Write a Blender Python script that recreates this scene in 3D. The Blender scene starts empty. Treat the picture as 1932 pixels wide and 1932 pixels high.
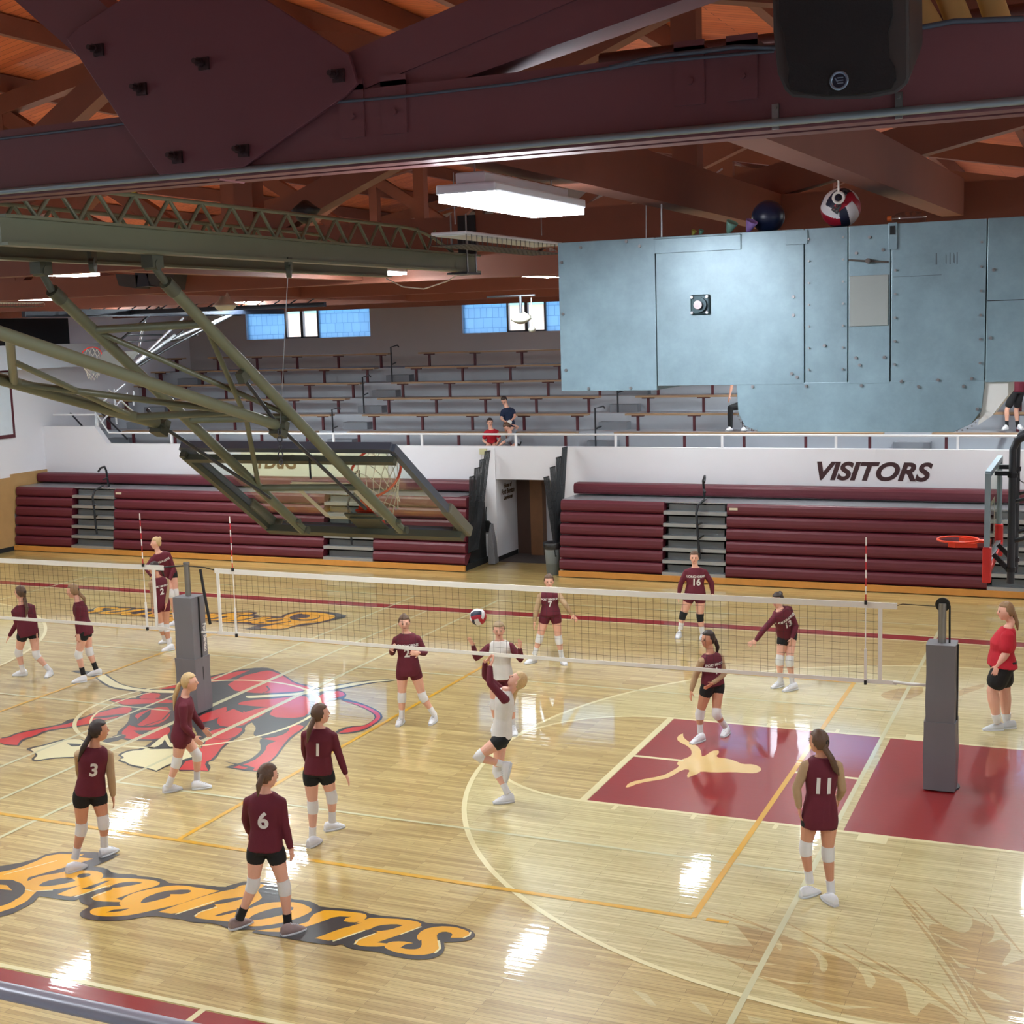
import bpy, bmesh, math, random
from mathutils import Vector, Matrix, geometry
from mathutils.bvhtree import BVHTree
random.seed(7)
S = bpy.context.scene
COL = S.collection
PI = math.pi

# ------------------------------------------------------------------ camera
CAM = Vector((5.67766, -16.55750, 5.67765))
YAW, PITCH, ROLL, FPX = 0.415139, 0.134651, -0.0306975, 2561.37
_f = Vector((-math.sin(YAW)*math.cos(PITCH), math.cos(YAW)*math.cos(PITCH), -math.sin(PITCH)))
_r = Vector((math.cos(YAW), math.sin(YAW), 0)); _u = _r.cross(_f)
_c, _s = math.cos(ROLL), math.sin(ROLL)
CR = _c*_r + _s*_u; CU = -_s*_r + _c*_u; CF = _f
cam_d = bpy.data.cameras.new('camera'); cam = bpy.data.objects.new('camera', cam_d); COL.objects.link(cam)
cam_d.sensor_width = 36; cam_d.lens = FPX/1932*36; cam_d.clip_start = 0.05; cam_d.clip_end = 400
M = Matrix((CR, CU, -CF)).transposed().to_4x4(); M.translation = CAM
cam.matrix_world = M; S.camera = cam

# ------------------------------------------------------------------ sky, sun, exposure
w = bpy.data.worlds.new('world'); S.world = w; w.use_nodes = True
bg = w.node_tree.nodes['Background']
bg.inputs[0].default_value = (0.78, 0.88, 1.0, 1); bg.inputs[1].default_value = 6.0
LAMP = 1.0            # strength factor of every fluorescent lamp
S.view_settings.view_transform = 'Standard'; S.view_settings.look = 'None'
S.view_settings.gamma = 1.0; S.view_settings.use_curve_mapping = False
S.view_settings.exposure = -0.08

# ------------------------------------------------------------------ helpers
def ray(px, py): return (CF + CR*((px-966)/FPX) - CU*((py-966)/FPX))
def at(px, py, x=None, y=None, z=None):
    """world point on a given plane, measured from the photograph's geometry"""
    d = ray(px, py)
    if z is not None: t = (z-CAM.z)/d.z
    elif y is not None: t = (y-CAM.y)/d.y
    else: t = (x-CAM.x)/d.x
    return CAM + d*t
def lin(c):
    return tuple(((v/255)/12.92 if v/255 <= 0.04045 else ((v/255+0.055)/1.055)**2.4) for v in c)
MATS = {}
def mat(name, rgb, rough=.5, metal=0., var=.05, scale=6., bump=0., spec=.5, coat=0., emit=None, estr=0., dist=.01):
    if name in MATS: return MATS[name]
    m = bpy.data.materials.new(name); m.use_nodes = True; nt = m.node_tree; N = nt.nodes; b = N['Principled BSDF']
    c = lin(rgb)
    b.inputs['Roughness'].default_value = rough; b.inputs['Metallic'].default_value = metal
    b.inputs['Specular IOR Level'].default_value = spec; b.inputs['Coat Weight'].default_value = coat
    b.inputs['Coat Roughness'].default_value = .08
    b.inputs['Base Color'].default_value = (*c, 1)
    if var > 0 or bump > 0:
        tc = N.new('ShaderNodeTexCoord'); no = N.new('ShaderNodeTexNoise')
        no.inputs['Scale'].default_value = scale; no.inputs['Detail'].default_value = 5
        nt.links.new(tc.outputs['Object'], no.inputs['Vector'])
        if var > 0:
            mx = N.new('ShaderNodeMix'); mx.data_type = 'RGBA'
            mx.inputs[6].default_value = (*[v*(1-var) for v in c], 1)
            mx.inputs[7].default_value = (*[min(1, v*(1+var)) for v in c], 1)
            nt.links.new(no.outputs[0], mx.inputs[0]); nt.links.new(mx.outputs[2], b.inputs['Base Color'])
        if bump > 0:
            bp = N.new('ShaderNodeBump'); bp.inputs['Strength'].default_value = bump; bp.inputs['Distance'].default_value = dist
            nt.links.new(no.outputs[0], bp.inputs['Height']); nt.links.new(bp.outputs[0], b.inputs['Normal'])
    if emit:
        b.inputs['Emission Color'].default_value = (*lin(emit), 1); b.inputs['Emission Strength'].default_value = estr
    MATS[name] = m; return m

class MB:
    """collects shapes and links them as ONE mesh object"""
    def __init__(s): s.v = []; s.f = []; s.mi = []; s.sm = []
    def add(s, vs, fs, mi=0, smooth=False):
        o = len(s.v); s.v += [tuple(v) for v in vs]
        for f in fs: s.f.append(tuple(i+o for i in f)); s.mi.append(mi); s.sm.append(smooth)
        return s
    def box(s, lo, hi, mi=0):
        x0, y0, z0 = lo; x1, y1, z1 = hi
        return s.add([(x0,y0,z0),(x1,y0,z0),(x1,y1,z0),(x0,y1,z0),(x0,y0,z1),(x1,y0,z1),(x1,y1,z1),(x0,y1,z1)],
            [(0,3,2,1),(4,5,6,7),(0,1,5,4),(1,2,6,5),(2,3,7,6),(3,0,4,7)], mi)
    def cbox(s, c, d, mi=0):
        return s.box([c[i]-d[i]/2 for i in range(3)], [c[i]+d[i]/2 for i in range(3)], mi)
    def bar(s, p, q, w, h, up=(0,0,1), mi=0):
        p = Vector(p); q = Vector(q); d = (q-p).normalized(); up = Vector(up)
        if abs(d.dot(up)) > .99: up = Vector((0,1,0))
        a = d.cross(up).normalized()*(w/2); b = a.cross(d).normalized()*(h/2)
        vs = [p-a-b, p+a-b, p+a+b, p-a+b, q-a-b, q+a-b, q+a+b, q-a+b]
        return s.add(vs, [(0,1,2,3),(4,7,6,5),(0,4,5,1),(1,5,6,2),(2,6,7,3),(3,7,4,0)], mi)
    def tube(s, path, r, n=10, mi=0, cap=True, closed=False):
        path = [Vector(p) for p in path]; k = len(path)
        rs = r if isinstance(r, (list, tuple)) else [r]*k
        o = []; prev = None
        for i in range(k):
            if closed: d = (path[(i+1) % k]-path[i-1])
            else: d = path[min(i+1, k-1)]-path[max(i-1, 0)]
            d.normalize()
            if prev is None:
                a = d.orthogonal().normalized()
            else:
                a = prev - d*prev.dot(d)
                a = a.normalized() if a.length > 1e-6 else d.orthogonal().normalized()
            prev = a; b = d.cross(a)
            o += [path[i] + (a*math.cos(2*PI*j/n) + b*math.sin(2*PI*j/n))*rs[i] for j in range(n)]
        fs = []
        for i in range(k if closed else k-1):
            i2 = (i+1) % k
            for j in range(n):
                fs.append((i*n+j, i*n+(j+1) % n, i2*n+(j+1) % n, i2*n+j))
        s.add(o, fs, mi, True)
        if cap and not closed:
            s.add(o[:n], [tuple(range(n-1, -1, -1))], mi); s.add(o[-n:], [tuple(range(n))], mi)
        return s
    def cyl(s, c, r, h, axis=(0,0,1), n=20, mi=0, r2=None):
        c = Vector(c); a = Vector(axis).normalized()*h/2
        return s.tube([c-a, c+a], [r, r if r2 is None else r2], n, mi)
    def lathe(s, c, prof, axis=(0,0,1), n=24, mi=0):
        c = Vector(c); ax = Vector(axis).normalized(); a = ax.orthogonal().normalized(); b = ax.cross(a)
        o = []
        for (r, h) in prof: o += [c + ax*h + (a*math.cos(2*PI*j/n)+b*math.sin(2*PI*j/n))*max(r, 1e-4) for j in range(n)]
        fs = [(i*n+j, i*n+(j+1) % n, (i+1)*n+(j+1) % n, (i+1)*n+j) for i in range(len(prof)-1) for j in range(n)]
        return s.add(o, fs, mi, True)
    def ell(s, c, rx, ry, rz, X=(1,0,0), Y=(0,1,0), Z=(0,0,1), n=16, m=10, mi=0, fn=None):
        c = Vector(c); X = Vector(X); Y = Vector(Y); Z = Vector(Z); o = []
        for i in range(m+1):
            t = PI*i/m
            for j in range(n):
                p = 2*PI*j/n; q = [math.sin(t)*math.cos(p), math.sin(t)*math.sin(p), math.cos(t)]
                if fn: q = fn(q)
                o.append(c + X*(q[0]*rx) + Y*(q[1]*ry) + Z*(q[2]*rz))
        fs = [(i*n+j, (i+1)*n+j, (i+1)*n+(j+1) % n, i*n+(j+1) % n) for i in range(m) for j in range(n)]
        return s.add(o, fs, mi, True)
    def prism(s, pts, off, mi=0):
        """closed polygon pts extruded by vector off"""
        pts = [Vector(p) for p in pts]; off = Vector(off); n = len(pts)
        vs = pts + [p+off for p in pts]
        fs = [tuple(range(n-1, -1, -1)), tuple(range(n, 2*n))] + [(i, (i+1) % n, n+(i+1) % n, n+i) for i in range(n)]
        return s.add(vs, fs, mi)
    def loft(s, rings, mi=0, cap=True):
        n = len(rings[0]); o = [p for r in rings for p in r]
        fs = [(i*n+j, i*n+(j+1) % n, (i+1)*n+(j+1) % n, (i+1)*n+j) for i in range(len(rings)-1) for j in range(n)]
        s.add(o, fs, mi, True)
        if cap: s.add(rings[0], [tuple(range(n-1, -1, -1))], mi, True); s.add(rings[-1], [tuple(range(n))], mi, True)
        return s
    def mesh(s, name):
        me = bpy.data.meshes.new(name); me.from_pydata(s.v, [], s.f)
        me.polygons.foreach_set('material_index', s.mi); me.polygons.foreach_set('use_smooth', s.sm); me.update(); return me
    def build(s, name, m, parent=None, bevel=0., origin=None):
        me = s.mesh(name)
        bm = bmesh.new(); bm.from_mesh(me); bmesh.ops.recalc_face_normals(bm, faces=bm.faces)
        if bevel: bmesh.ops.bevel(bm, geom=list(bm.edges), offset=bevel, segments=2, affect='EDGES', profile=.6, clamp_overlap=True)
        bm.to_mesh(me); bm.free()
        for k in (m if isinstance(m, (list, tuple)) else [m]): me.materials.append(k)
        o = bpy.data.objects.new(name, me); COL.objects.link(o)
        if parent is not None: o.parent = parent; o.matrix_parent_inverse = parent.matrix_world.inverted() if False else Matrix.Translation(-parent.location)
        elif origin is not None:
            me.transform(Matrix.Translation(-Vector(origin))); o.location = origin
        return o
def empty(name, loc=(0,0,0)):
    o = bpy.data.objects.new(name, None); COL.objects.link(o); o.location = loc; o.empty_display_size = .1; return o
def tag(o, label=None, cat=None, group=None, kind=None):
    if label: o['label'] = label
    if cat: o['category'] = cat
    if group: o['group'] = group
    if kind: o['kind'] = kind
    return o
def struct(o, label=None): return tag(o, label, None, None, 'structure')
def copy_tree(o, off, parent=None):
    c = o.copy(); COL.objects.link(c)
    if parent is None: c.location = Vector(o.location)+Vector(off)
    else: c.parent = parent
    for ch in [k for k in bpy.data.objects if k.parent == o]: copy_tree(ch, off, c)
    return c
def text_mesh(txt, size, bold=0., shear=0., xs=1.):
    cu = bpy.data.curves.new('t', 'FONT'); cu.body = txt; cu.size = size; cu.offset = bold; cu.shear = shear
    cu.align_x = 'CENTER'; cu.align_y = 'CENTER'; cu.resolution_u = 6
    o = bpy.data.objects.new('t', cu); COL.objects.link(o)
    dg = bpy.context.evaluated_depsgraph_get(); me = bpy.data.meshes.new_from_object(o.evaluated_get(dg))
    vs = [(v.co.x*xs, v.co.y) for v in me.vertices]; fs = [tuple(p.vertices) for p in me.polygons]
    bpy.data.objects.remove(o); bpy.data.curves.remove(cu); bpy.data.meshes.remove(me)
    return vs, fs
def text_on(mb, txt, size, org, right, up, off=.004, bold=0., shear=0., xs=1., mi=0, bvh=None, nrm=None):
    vs, fs = text_mesh(txt, size, bold, shear, xs); org = Vector(org); right = Vector(right).normalized(); up = Vector(up).normalized()
    n = right.cross(up) if nrm is None else nrm; o = []
    for (a, b) in vs:
        p = org + right*a + up*b
        if bvh:
            h = bvh.ray_cast(p + n*.35, -n)
            p = (h[0] + n*off) if h[0] else p + n*off
        else: p = p + n*off
        o.append(p)
    return mb.add(o, fs, mi)
# ------------------------------------------------------------------ materials
def wood_floor(name, base, dark, light, rough=.13):
    m = bpy.data.materials.new(name); m.use_nodes = True; nt = m.node_tree; N = nt.nodes; L = nt.links; b = N['Principled BSDF']
    tc = N.new('ShaderNodeTexCoord'); br = N.new('ShaderNodeTexBrick')
    br.offset = .37; br.offset_frequency = 3; br.inputs['Scale'].default_value = 1.0
    br.inputs['Brick Width'].default_value = .95; br.inputs['Row Height'].default_value = .057
    br.inputs['Mortar Size'].default_value = .0014; br.inputs['Mortar Smooth'].default_value = .2; br.inputs['Bias'].default_value = -.1
    br.inputs['Color1'].default_value = (*lin(light), 1); br.inputs['Color2'].default_value = (*lin(base), 1); br.inputs['Mortar'].default_value = (*lin(dark), 1)
    L.new(tc.outputs['Object'], br.inputs['Vector'])
    mp = N.new('ShaderNodeMapping'); mp.inputs['Scale'].default_value = (1.2, 30, 1); L.new(tc.outputs['Object'], mp.inputs['Vector'])
    no = N.new('ShaderNodeTexNoise'); no.inputs['Scale'].default_value = 1.0; no.inputs['Detail'].default_value = 6; no.inputs['Roughness'].default_value = .65
    L.new(mp.outputs[0], no.inputs['Vector'])
    rp = N.new('ShaderNodeValToRGB'); rp.color_ramp.elements[0].position = .3; rp.color_ramp.elements[0].color = (.66, .60, .48, 1)
    rp.color_ramp.elements[1].position = .62; rp.color_ramp.elements[1].color = (1, 1, 1, 1); L.new(no.outputs[0], rp.inputs[0])
    mx = N.new('ShaderNodeMix'); mx.data_type = 'RGBA'; mx.blend_type = 'MULTIPLY'; mx.inputs[0].default_value = 1.0
    L.new(br.outputs['Color'], mx.inputs[6]); L.new(rp.outputs[0], mx.inputs[7]); L.new(mx.outputs[2], b.inputs['Base Color'])
    # a slightly cupped board surface breaks the reflections up along the boards
    mp2 = N.new('ShaderNodeMapping'); mp2.inputs['Scale'].default_value = (.9, 17.5, 1); L.new(tc.outputs['Object'], mp2.inputs['Vector'])
    n2 = N.new('ShaderNodeTexNoise'); n2.inputs['Scale'].default_value = 1.; n2.inputs['Detail'].default_value = 1; L.new(mp2.outputs[0], n2.inputs['Vector'])
    bp = N.new('ShaderNodeBump'); bp.inputs['Strength'].default_value = .12; bp.inputs['Distance'].default_value = .006
    L.new(n2.outputs[0], bp.inputs['Height']); L.new(bp.outputs[0], b.inputs['Normal']); L.new(bp.outputs[0], b.inputs['Coat Normal'])
    b.inputs['Roughness'].default_value = .35; b.inputs['Coat Weight'].default_value = .85; b.inputs['Coat Roughness'].default_value = .035
    b.inputs['Coat IOR'].default_value = 1.5
    MATS[name] = m; return m
def paint(name, rgb):
    m = bpy.data.materials.new(name); m.use_nodes = True; nt = m.node_tree; N = nt.nodes; L = nt.links; b = N['Principled BSDF']
    b.inputs['Base Color'].default_value = (*lin(rgb), 1)
    tc = N.new('ShaderNodeTexCoord'); mp2 = N.new('ShaderNodeMapping'); mp2.inputs['Scale'].default_value = (.9, 17.5, 1); L.new(tc.outputs['Object'], mp2.inputs['Vector'])
    n2 = N.new('ShaderNodeTexNoise'); n2.inputs['Scale'].default_value = 1.; n2.inputs['Detail'].default_value = 1; L.new(mp2.outputs[0], n2.inputs['Vector'])
    bp = N.new('ShaderNodeBump'); bp.inputs['Strength'].default_value = .12; bp.inputs['Distance'].default_value = .006
    L.new(n2.outputs[0], bp.inputs['Height']); L.new(bp.outputs[0], b.inputs['Normal']); L.new(bp.outputs[0], b.inputs['Coat Normal'])
    b.inputs['Roughness'].default_value = .35; b.inputs['Coat Weight'].default_value = .85; b.inputs['Coat Roughness'].default_value = .035
    MATS[name] = m; return m
M_FLOOR = wood_floor('maple', (182,154,94), (104,78,42), (214,190,128))
M_PALE = wood_floor('pale_maple', (204,188,134), (140,124,80), (222,208,154))
M_TAN = wood_floor('stained_maple', (178,148,90), (106,78,44), (206,176,114))
P_RED = paint('court_red', (146,30,32)); P_CREAM = paint('court_cream', (232,220,170)); P_YEL = paint('court_yellow', (218,162,4))
P_GOLD = paint('letter_gold', (234,166,0)); P_BLK = paint('court_black', (48,46,46)); P_BRED = paint('emblem_red', (206,30,26)); P_GREY = paint('court_grey', (206,202,160))
M_WHITE = mat('white_wall', (222,220,226), .7, var=.03, scale=1.2)
M_GWALL = mat('grey_wall', (190,184,182), .8, var=.05, scale=1.5, bump=.1)
M_RISER = mat('grey_riser', (172,177,186), .75, var=.05, scale=2)
M_MAR = mat('maroon_vinyl', (90,24,38), .5, var=.06, scale=3)
M_MARD = mat('maroon_steel', (84,26,36), .5)
M_ALU = mat('aluminium', (168,172,178), .35, .7, var=.1, scale=5)
M_DARK = mat('dark_gap', (24,24,26), .8)
M_OAK = mat('oak_board', (196,134,62), .4, var=.15, scale=7)
M_BENCH = mat('bench_wood', (158,128,98), .5, var=.12, scale=8)
M_BLKST = mat('black_steel', (34,36,40), .4, .3)
M_GREEN = mat('olive_steel', (102,106,84), .42, .1, var=.1, scale=4)
M_GREEND = mat('olive_steel_dark', (74,76,62), .5, .1, var=.12, scale=4)
M_STEEL = mat('bare_steel', (150,150,150), .3, .9, var=.1)
M_DSTEEL = mat('dark_steel', (66,68,74), .4, .6)
M_TRUSS = mat('brown_timber', (118,68,52), .6, var=.12, scale=3, bump=.1)
M_TRUSS1 = mat('plum_timber', (108,62,66), .6, var=.08, scale=2)
M_DECK = None
def deck():
    m = bpy.data.materials.new('roof_deck'); m.use_nodes = True; nt = m.node_tree; N = nt.nodes; L = nt.links; b = N['Principled BSDF']
    tc = N.new('ShaderNodeTexCoord'); br = N.new('ShaderNodeTexBrick'); br.inputs['Scale'].default_value = 1
    br.inputs['Brick Width'].default_value = 3.6; br.inputs['Row Height'].default_value = .14; br.inputs['Mortar Size'].default_value = .004
    br.inputs['Color1'].default_value = (*lin((214,118,74)), 1); br.inputs['Color2'].default_value = (*lin((196,100,62)), 1); br.inputs['Mortar'].default_value = (*lin((80,34,22)), 1)
    L.new(tc.outputs['Object'], br.inputs['Vector']); L.new(br.outputs['Color'], b.inputs['Base Color']); b.inputs['Roughness'].default_value = .6
    return m
M_DECK = deck()
M_HVAC = None
def hvac():
    m = bpy.data.materials.new('galvanised_sheet'); m.use_nodes = True; nt = m.node_tree; N = nt.nodes; L = nt.links; b = N['Principled BSDF']
    tc = N.new('ShaderNodeTexCoord'); no = N.new('ShaderNodeTexNoise'); no.inputs['Scale'].default_value = 2.2; no.inputs['Detail'].default_value = 7; no.inputs['Roughness'].default_value = .7
    L.new(tc.outputs['Object'], no.inputs['Vector']); r = N.new('ShaderNodeValToRGB')
    r.color_ramp.elements[0].position = .25; r.color_ramp.elements[0].color = (*lin((102,122,130)), 1)
    r.color_ramp.elements[1].position = .7; r.color_ramp.elements[1].color = (*lin((132,158,166)), 1); L.new(no.outputs[0], r.inputs[0]); L.new(r.outputs[0], b.inputs['Base Color'])
    b.inputs['Roughness'].default_value = .38; b.inputs['Metallic'].default_value = .25; return m
M_HVAC = hvac()
M_BLOCK = None
def glassblock():
    m = bpy.data.materials.new('glass_block'); m.use_nodes = True; nt = m.node_tree; N = nt.nodes; L = nt.links
    for n in list(N): N.remove(n)
    out = N.new('ShaderNodeOutputMaterial'); tc = N.new('ShaderNodeTexCoord'); sx = N.new('ShaderNodeSeparateXYZ'); cx = N.new('ShaderNodeCombineXYZ')
    L.new(tc.outputs['Object'], sx.inputs[0]); L.new(sx.outputs[0], cx.inputs[0]); L.new(sx.outputs[2], cx.inputs[1])
    br = N.new('ShaderNodeTexBrick'); br.offset = 0; br.squash = .66; br.squash_frequency = 2; br.inputs['Scale'].default_value = 1
    br.inputs['Brick Width'].default_value = .30; br.inputs['Row Height'].default_value = .30; br.inputs['Mortar Size'].default_value = .008
    br.inputs['Color1'].default_value = (.30, .45, .60, 1); br.inputs['Color2'].default_value = (.33, .49, .64, 1); br.inputs['Mortar'].default_value = (.19, .30, .44, 1)
    L.new(cx.outputs[0], br.inputs['Vector'])
    tl = N.new('ShaderNodeBsdfTranslucent'); tp = N.new('ShaderNodeBsdfTransparent'); gl = N.new('ShaderNodeBsdfGlossy'); gl.inputs['Roughness'].default_value = .2
    L.new(br.outputs['Color'], tl.inputs[0]); L.new(br.outputs['Color'], tp.inputs[0])
    a = N.new('ShaderNodeMixShader'); a.inputs[0].default_value = .55; L.new(tl.outputs[0], a.inputs[1]); L.new(tp.outputs[0], a.inputs[2])
    c = N.new('ShaderNodeMixShader'); c.inputs[0].default_value = .06; L.new(a.outputs[0], c.inputs[1]); L.new(gl.outputs[0], c.inputs[2]); L.new(c.outputs[0], out.inputs[0])
    return m
M_BLOCK = glassblock()
def clearglass(name, tint=(1,1,1), refl=.08):
    m = bpy.data.materials.new(name); m.use_nodes = True; nt = m.node_tree; N = nt.nodes; L = nt.links
    for n in list(N): N.remove(n)
    out = N.new('ShaderNodeOutputMaterial'); tp = N.new('ShaderNodeBsdfTransparent'); gl = N.new('ShaderNodeBsdfGlossy'); gl.inputs['Roughness'].default_value = .03
    tp.inputs[0].default_value = (*tint, 1); a = N.new('ShaderNodeMixShader'); a.inputs[0].default_value = refl
    L.new(tp.outputs[0], a.inputs[1]); L.new(gl.outputs[0], a.inputs[2]); L.new(a.outputs[0], out.inputs[0]); return m
M_GLASS = clearglass('clear_glass'); M_BBGLASS = clearglass('backboard_glass', (.9, .94, .9), .1)
M_LAMP = mat('lamp_tube', (255,255,255), .5, var=0, emit=(238,250,252), estr=158.0)
M_LAMPH = mat('lamp_housing', (205,208,212), .4, .3)
M_RIM = mat('rim_orange', (222,58,28), .4); M_RIMR = mat('rim_red', (216,36,28), .4); M_CORD = mat('net_cord', (214,208,196), .8)
M_TAPE = mat('net_tape', (226,222,214), .7); M_NETC = mat('net_black_cord', (30,28,26), .8)
M_PAD = mat('grey_pad', (112,110,114), .45, var=.05, scale=3, bump=.25, dist=.02)
M_RED = mat('antenna_red', (176,22,34), .5); M_WHT = mat('white_plain', (226,222,216), .6)
M_BLACKTX = mat('dark_maroon_paint', (58,28,32), .7, var=0)
M_PINE = mat('pine_panel', (178,140,92), .5, var=.14, scale=4)
M_PLAST = mat('black_plastic', (20,20,22), .5); M_GRILL = mat('speaker_grille', (14,14,16), .7, bump=.6, scale=160, dist=.004)
# ------------------------------------------------------------------ room shell
XL, XR, YN, YF = -22.0, 10.6, -21.0, 20.4
BY = 13.4                      # balcony front
BZ = 2.30                      # balcony floor
ZC = 6.33                      # underside of the roof trusses
def roof_z(x): return 10.3 - abs(x+6.0)*0.185
fl = MB().box((XL-.2, YN, -.2), (XR, BY+4.6, 0)).build('floor', M_FLOOR); struct(fl, 'varnished maple gym floor with painted court lines')
def decal(name, m, z=.001):
    return dict(n=name, m=m, z=z, b=MB(), k=0)
def poly(d, pts):
    """pts: world (x,y)"""
    if len(pts) > 4 and ('emblem' in d['n'] or 'word' in d['n'] or 'feather' in d['n'] or 'steer' in d['n']): pts = smooth(pts)
    z = d['z'] + 1.2e-5*d['k']
    if len(pts) > 4: d['k'] += 1
    d['b'].add([(p[0], p[1], z) for p in pts], [tuple(range(len(pts)))])
def smooth(pts):
    # round off the corners of a traced outline, keeping the really sharp ones
    P = [Vector((p[0], p[1])) for p in pts]
    for it in range(1):
        Q = []; n = len(P)
        for i in range(n):
            a, b, c = P[i-1], P[i], P[(i+1) % n]; u, v = a-b, c-b
            if u.length < 1e-5 or v.length < 1e-5: continue
            if u.normalized().dot(v.normalized()) > .02: Q.append(b)
            else: Q += [b+u*.25, b+v*.25]
        P = Q
    return P
def rect(d, x0, y0, x1, y1): poly(d, [(x0,y0),(x1,y0),(x1,y1),(x0,y1)]); d['k'] += 1
def arc(d, cx, cy, r, w, a0, a1, n=64):
    d['k'] += 1
    for i in range(n):
        a = a0+(a1-a0)*i/n; b = a0+(a1-a0)*(i+1)/n
        poly(d, [(cx+(r-w/2)*math.cos(a), cy+(r-w/2)*math.sin(a)), (cx+(r+w/2)*math.cos(a), cy+(r+w/2)*math.sin(a)),
                 (cx+(r+w/2)*math.cos(b), cy+(r+w/2)*math.sin(b)), (cx+(r-w/2)*math.cos(b), cy+(r-w/2)*math.sin(b))])
def done(d):
    me = d['b'].mesh(d['n']); bm = bmesh.new(); bm.from_mesh(me)
    for f in bm.faces:
        f.normal_update()
        if f.normal.z < 0: f.normal_flip()
    bmesh.ops.triangulate(bm, faces=[f for f in bm.faces if len(f.verts) > 4]); bm.to_mesh(me); bm.free()
    me.materials.append(d['m']); o = bpy.data.objects.new(d['n'], me); COL.objects.link(o); o.parent = fl; return o
XC = -6.96
pale = decal('pale_key_stain', M_PALE, .0008)
for sgn in (1, -1):
    X = lambda x: x if sgn > 0 else 2*XC - x
    cx, r = 4.19, 5.98
    pts = [(5.79, -r)] + [(cx+r*math.cos(a), r*math.sin(a)) for a in [-PI/2 - PI*i/48 for i in range(49)]] + [(5.79, r)]
    # leave the free-throw half circle and the lane as they are
    poly(pale, [(X(a), b) for a, b in pts])
done(pale)
ftc = decal('natural_half_circle', M_FLOOR, .0014)
for sgn in (1, -1):
    X = lambda x: x if sgn > 0 else 2*XC - x
    poly(ftc, [(X(1.80*math.cos(a)), 1.80*math.sin(a)) for a in [PI/2 + PI*i/24 for i in range(25)]])
done(ftc)
lane = decal('free_throw_lane', P_RED, .002)
for sgn in (1, -1):
    X = lambda x: x if sgn > 0 else 2*XC - x
    for a, b in ((.05, 3.0), (3.1, 5.79)):
        rect(lane, X(a), -1.80, X(b), 1.80)
done(lane)
cr = decal('cream_court_lines', P_CREAM, .003)
for sgn in (1, -1):
    X = lambda x: x if sgn > 0 else 2*XC - x
    rect(cr, X(-.05), -1.86, X(.04), 1.86)
    for s in (-1, 1):
        rect(cr, X(-.05), s*1.80, X(5.79), s*1.86)
        for k in (.42, 1.38, 2.34, ): rect(cr, X(k), s*1.86, X(k+.05), s*2.0)
        rect(cr, X(3.28), s*1.86, X(3.6), s*2.06)
    arc(cr, X(4.19), 0, 6.0, .06, PI/2 if sgn > 0 else -PI/2, 3*PI/2 if sgn > 0 else PI/2)
    arc(cr, X(0), 0, 1.83, .05, PI/2 if sgn > 0 else -PI/2, 3*PI/2 if sgn > 0 else PI/2, 32)
    rect(cr, X(4.19), -6.03, X(5.79), -5.97); rect(cr, X(4.19), 5.97, X(5.79), 6.03)
    rect(cr, X(5.79), -7.7, X(5.85), 7.7)
    rect(cr, X(.04), -.035, X(.72), .035); rect(cr, X(2.16), -.035, X(3.0), .035)
for s in (-1, 1):
    rect(cr, -19.8, s*7.62, 5.9, s*7.68); rect(cr, -19.8, s*8.06, 5.9, s*8.10)
done(cr)
band = decal('red_border_band', P_RED, .002)
for s in (-1, 1): rect(band, -19.8, s*7.70, 5.9, s*8.04)
done(band)
tk = decal('cream_tick_marks', P_CREAM, .0032)
for x in (-1.25, -3.1): rect(tk, x-.03, -8.45 if x < -2 else -8.1, x+.03, -8.1 if x < -2 else -7.68)
done(tk)
th = decal('grey_crosscourt_lines', P_GREY, .0036)
for x in (2.99, -5.97, -7.93, -16.92): rect(th, x-.028, -9.0, x+.028, 9.0)
for x in (XC,): rect(th, x-.028, -7.62, x+.028, 7.62)
for x0, x1 in ((-5.97, 2.99), (-16.92, -7.93)):
    for y in (-3.12, 3.12, 9.0, -9.0): rect(th, x0, y-.025, x1, y+.025)
rect(th, -10.9, -.16, -7.4, -.11)
done(th)
cc = decal('centre_circle', P_CREAM, .0034); arc(cc, XC, 0, 1.83, .06, 0, 2*PI, 80); arc(cc, XC, 0, 1.6, .035, PI*.85, PI*1.3, 30); done(cc)
ye = decal('yellow_volleyball_lines', P_YEL, .0042)
for x in (2.15, -3.92, -10.0, -15.96): rect(ye, x-.032, -4.53, x+.032, 4.53)
rect(ye, -15.96, -4.57, 2.15, -4.50); rect(ye, -15.96, 4.50, 2.15, 4.57); rect(ye, 2.28, -4.56, 2.5, -4.50)
done(ye)
# --- traced floor art (pixel picks put on the floor plane)
def tr(ox, oy, s): return lambda *p: [at(ox+p[i]/s, oy+p[i+1]/s, z=0) for i in range(0, len(p), 2)]
A = tr(0, 1240, 5.084); B = tr(360, 1240, 4.83); C3 = tr(0, 1600, 4.2); C4 = tr(440, 1640, 4.025); F5 = tr(140, 1120, 3.578)
K6 = tr(1160, 1360, 6.0375); Z7 = tr(1130, 1660, 2.409); G8 = tr(1440, 1240, 3.927)
def stroke(d, pts, w):
    pts = [Vector((p[0], p[1], 0)) for p in pts]; L = []; R_ = []
    for i, p in enumerate(pts):
        t = (pts[min(i+1, len(pts)-1)]-pts[max(i-1, 0)]).normalized(); n = Vector((-t.y, t.x, 0))
        ww = (w[i] if isinstance(w, (list, tuple)) else w)/2; L.append(p+n*ww); R_.append(p-n*ww)
    for i in range(len(pts)-1): poly(d, [L[i], L[i+1], R_[i+1], R_[i]])
    d['k'] += 1
bb_ = decal('emblem_black', P_BLK, .0022)
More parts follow.
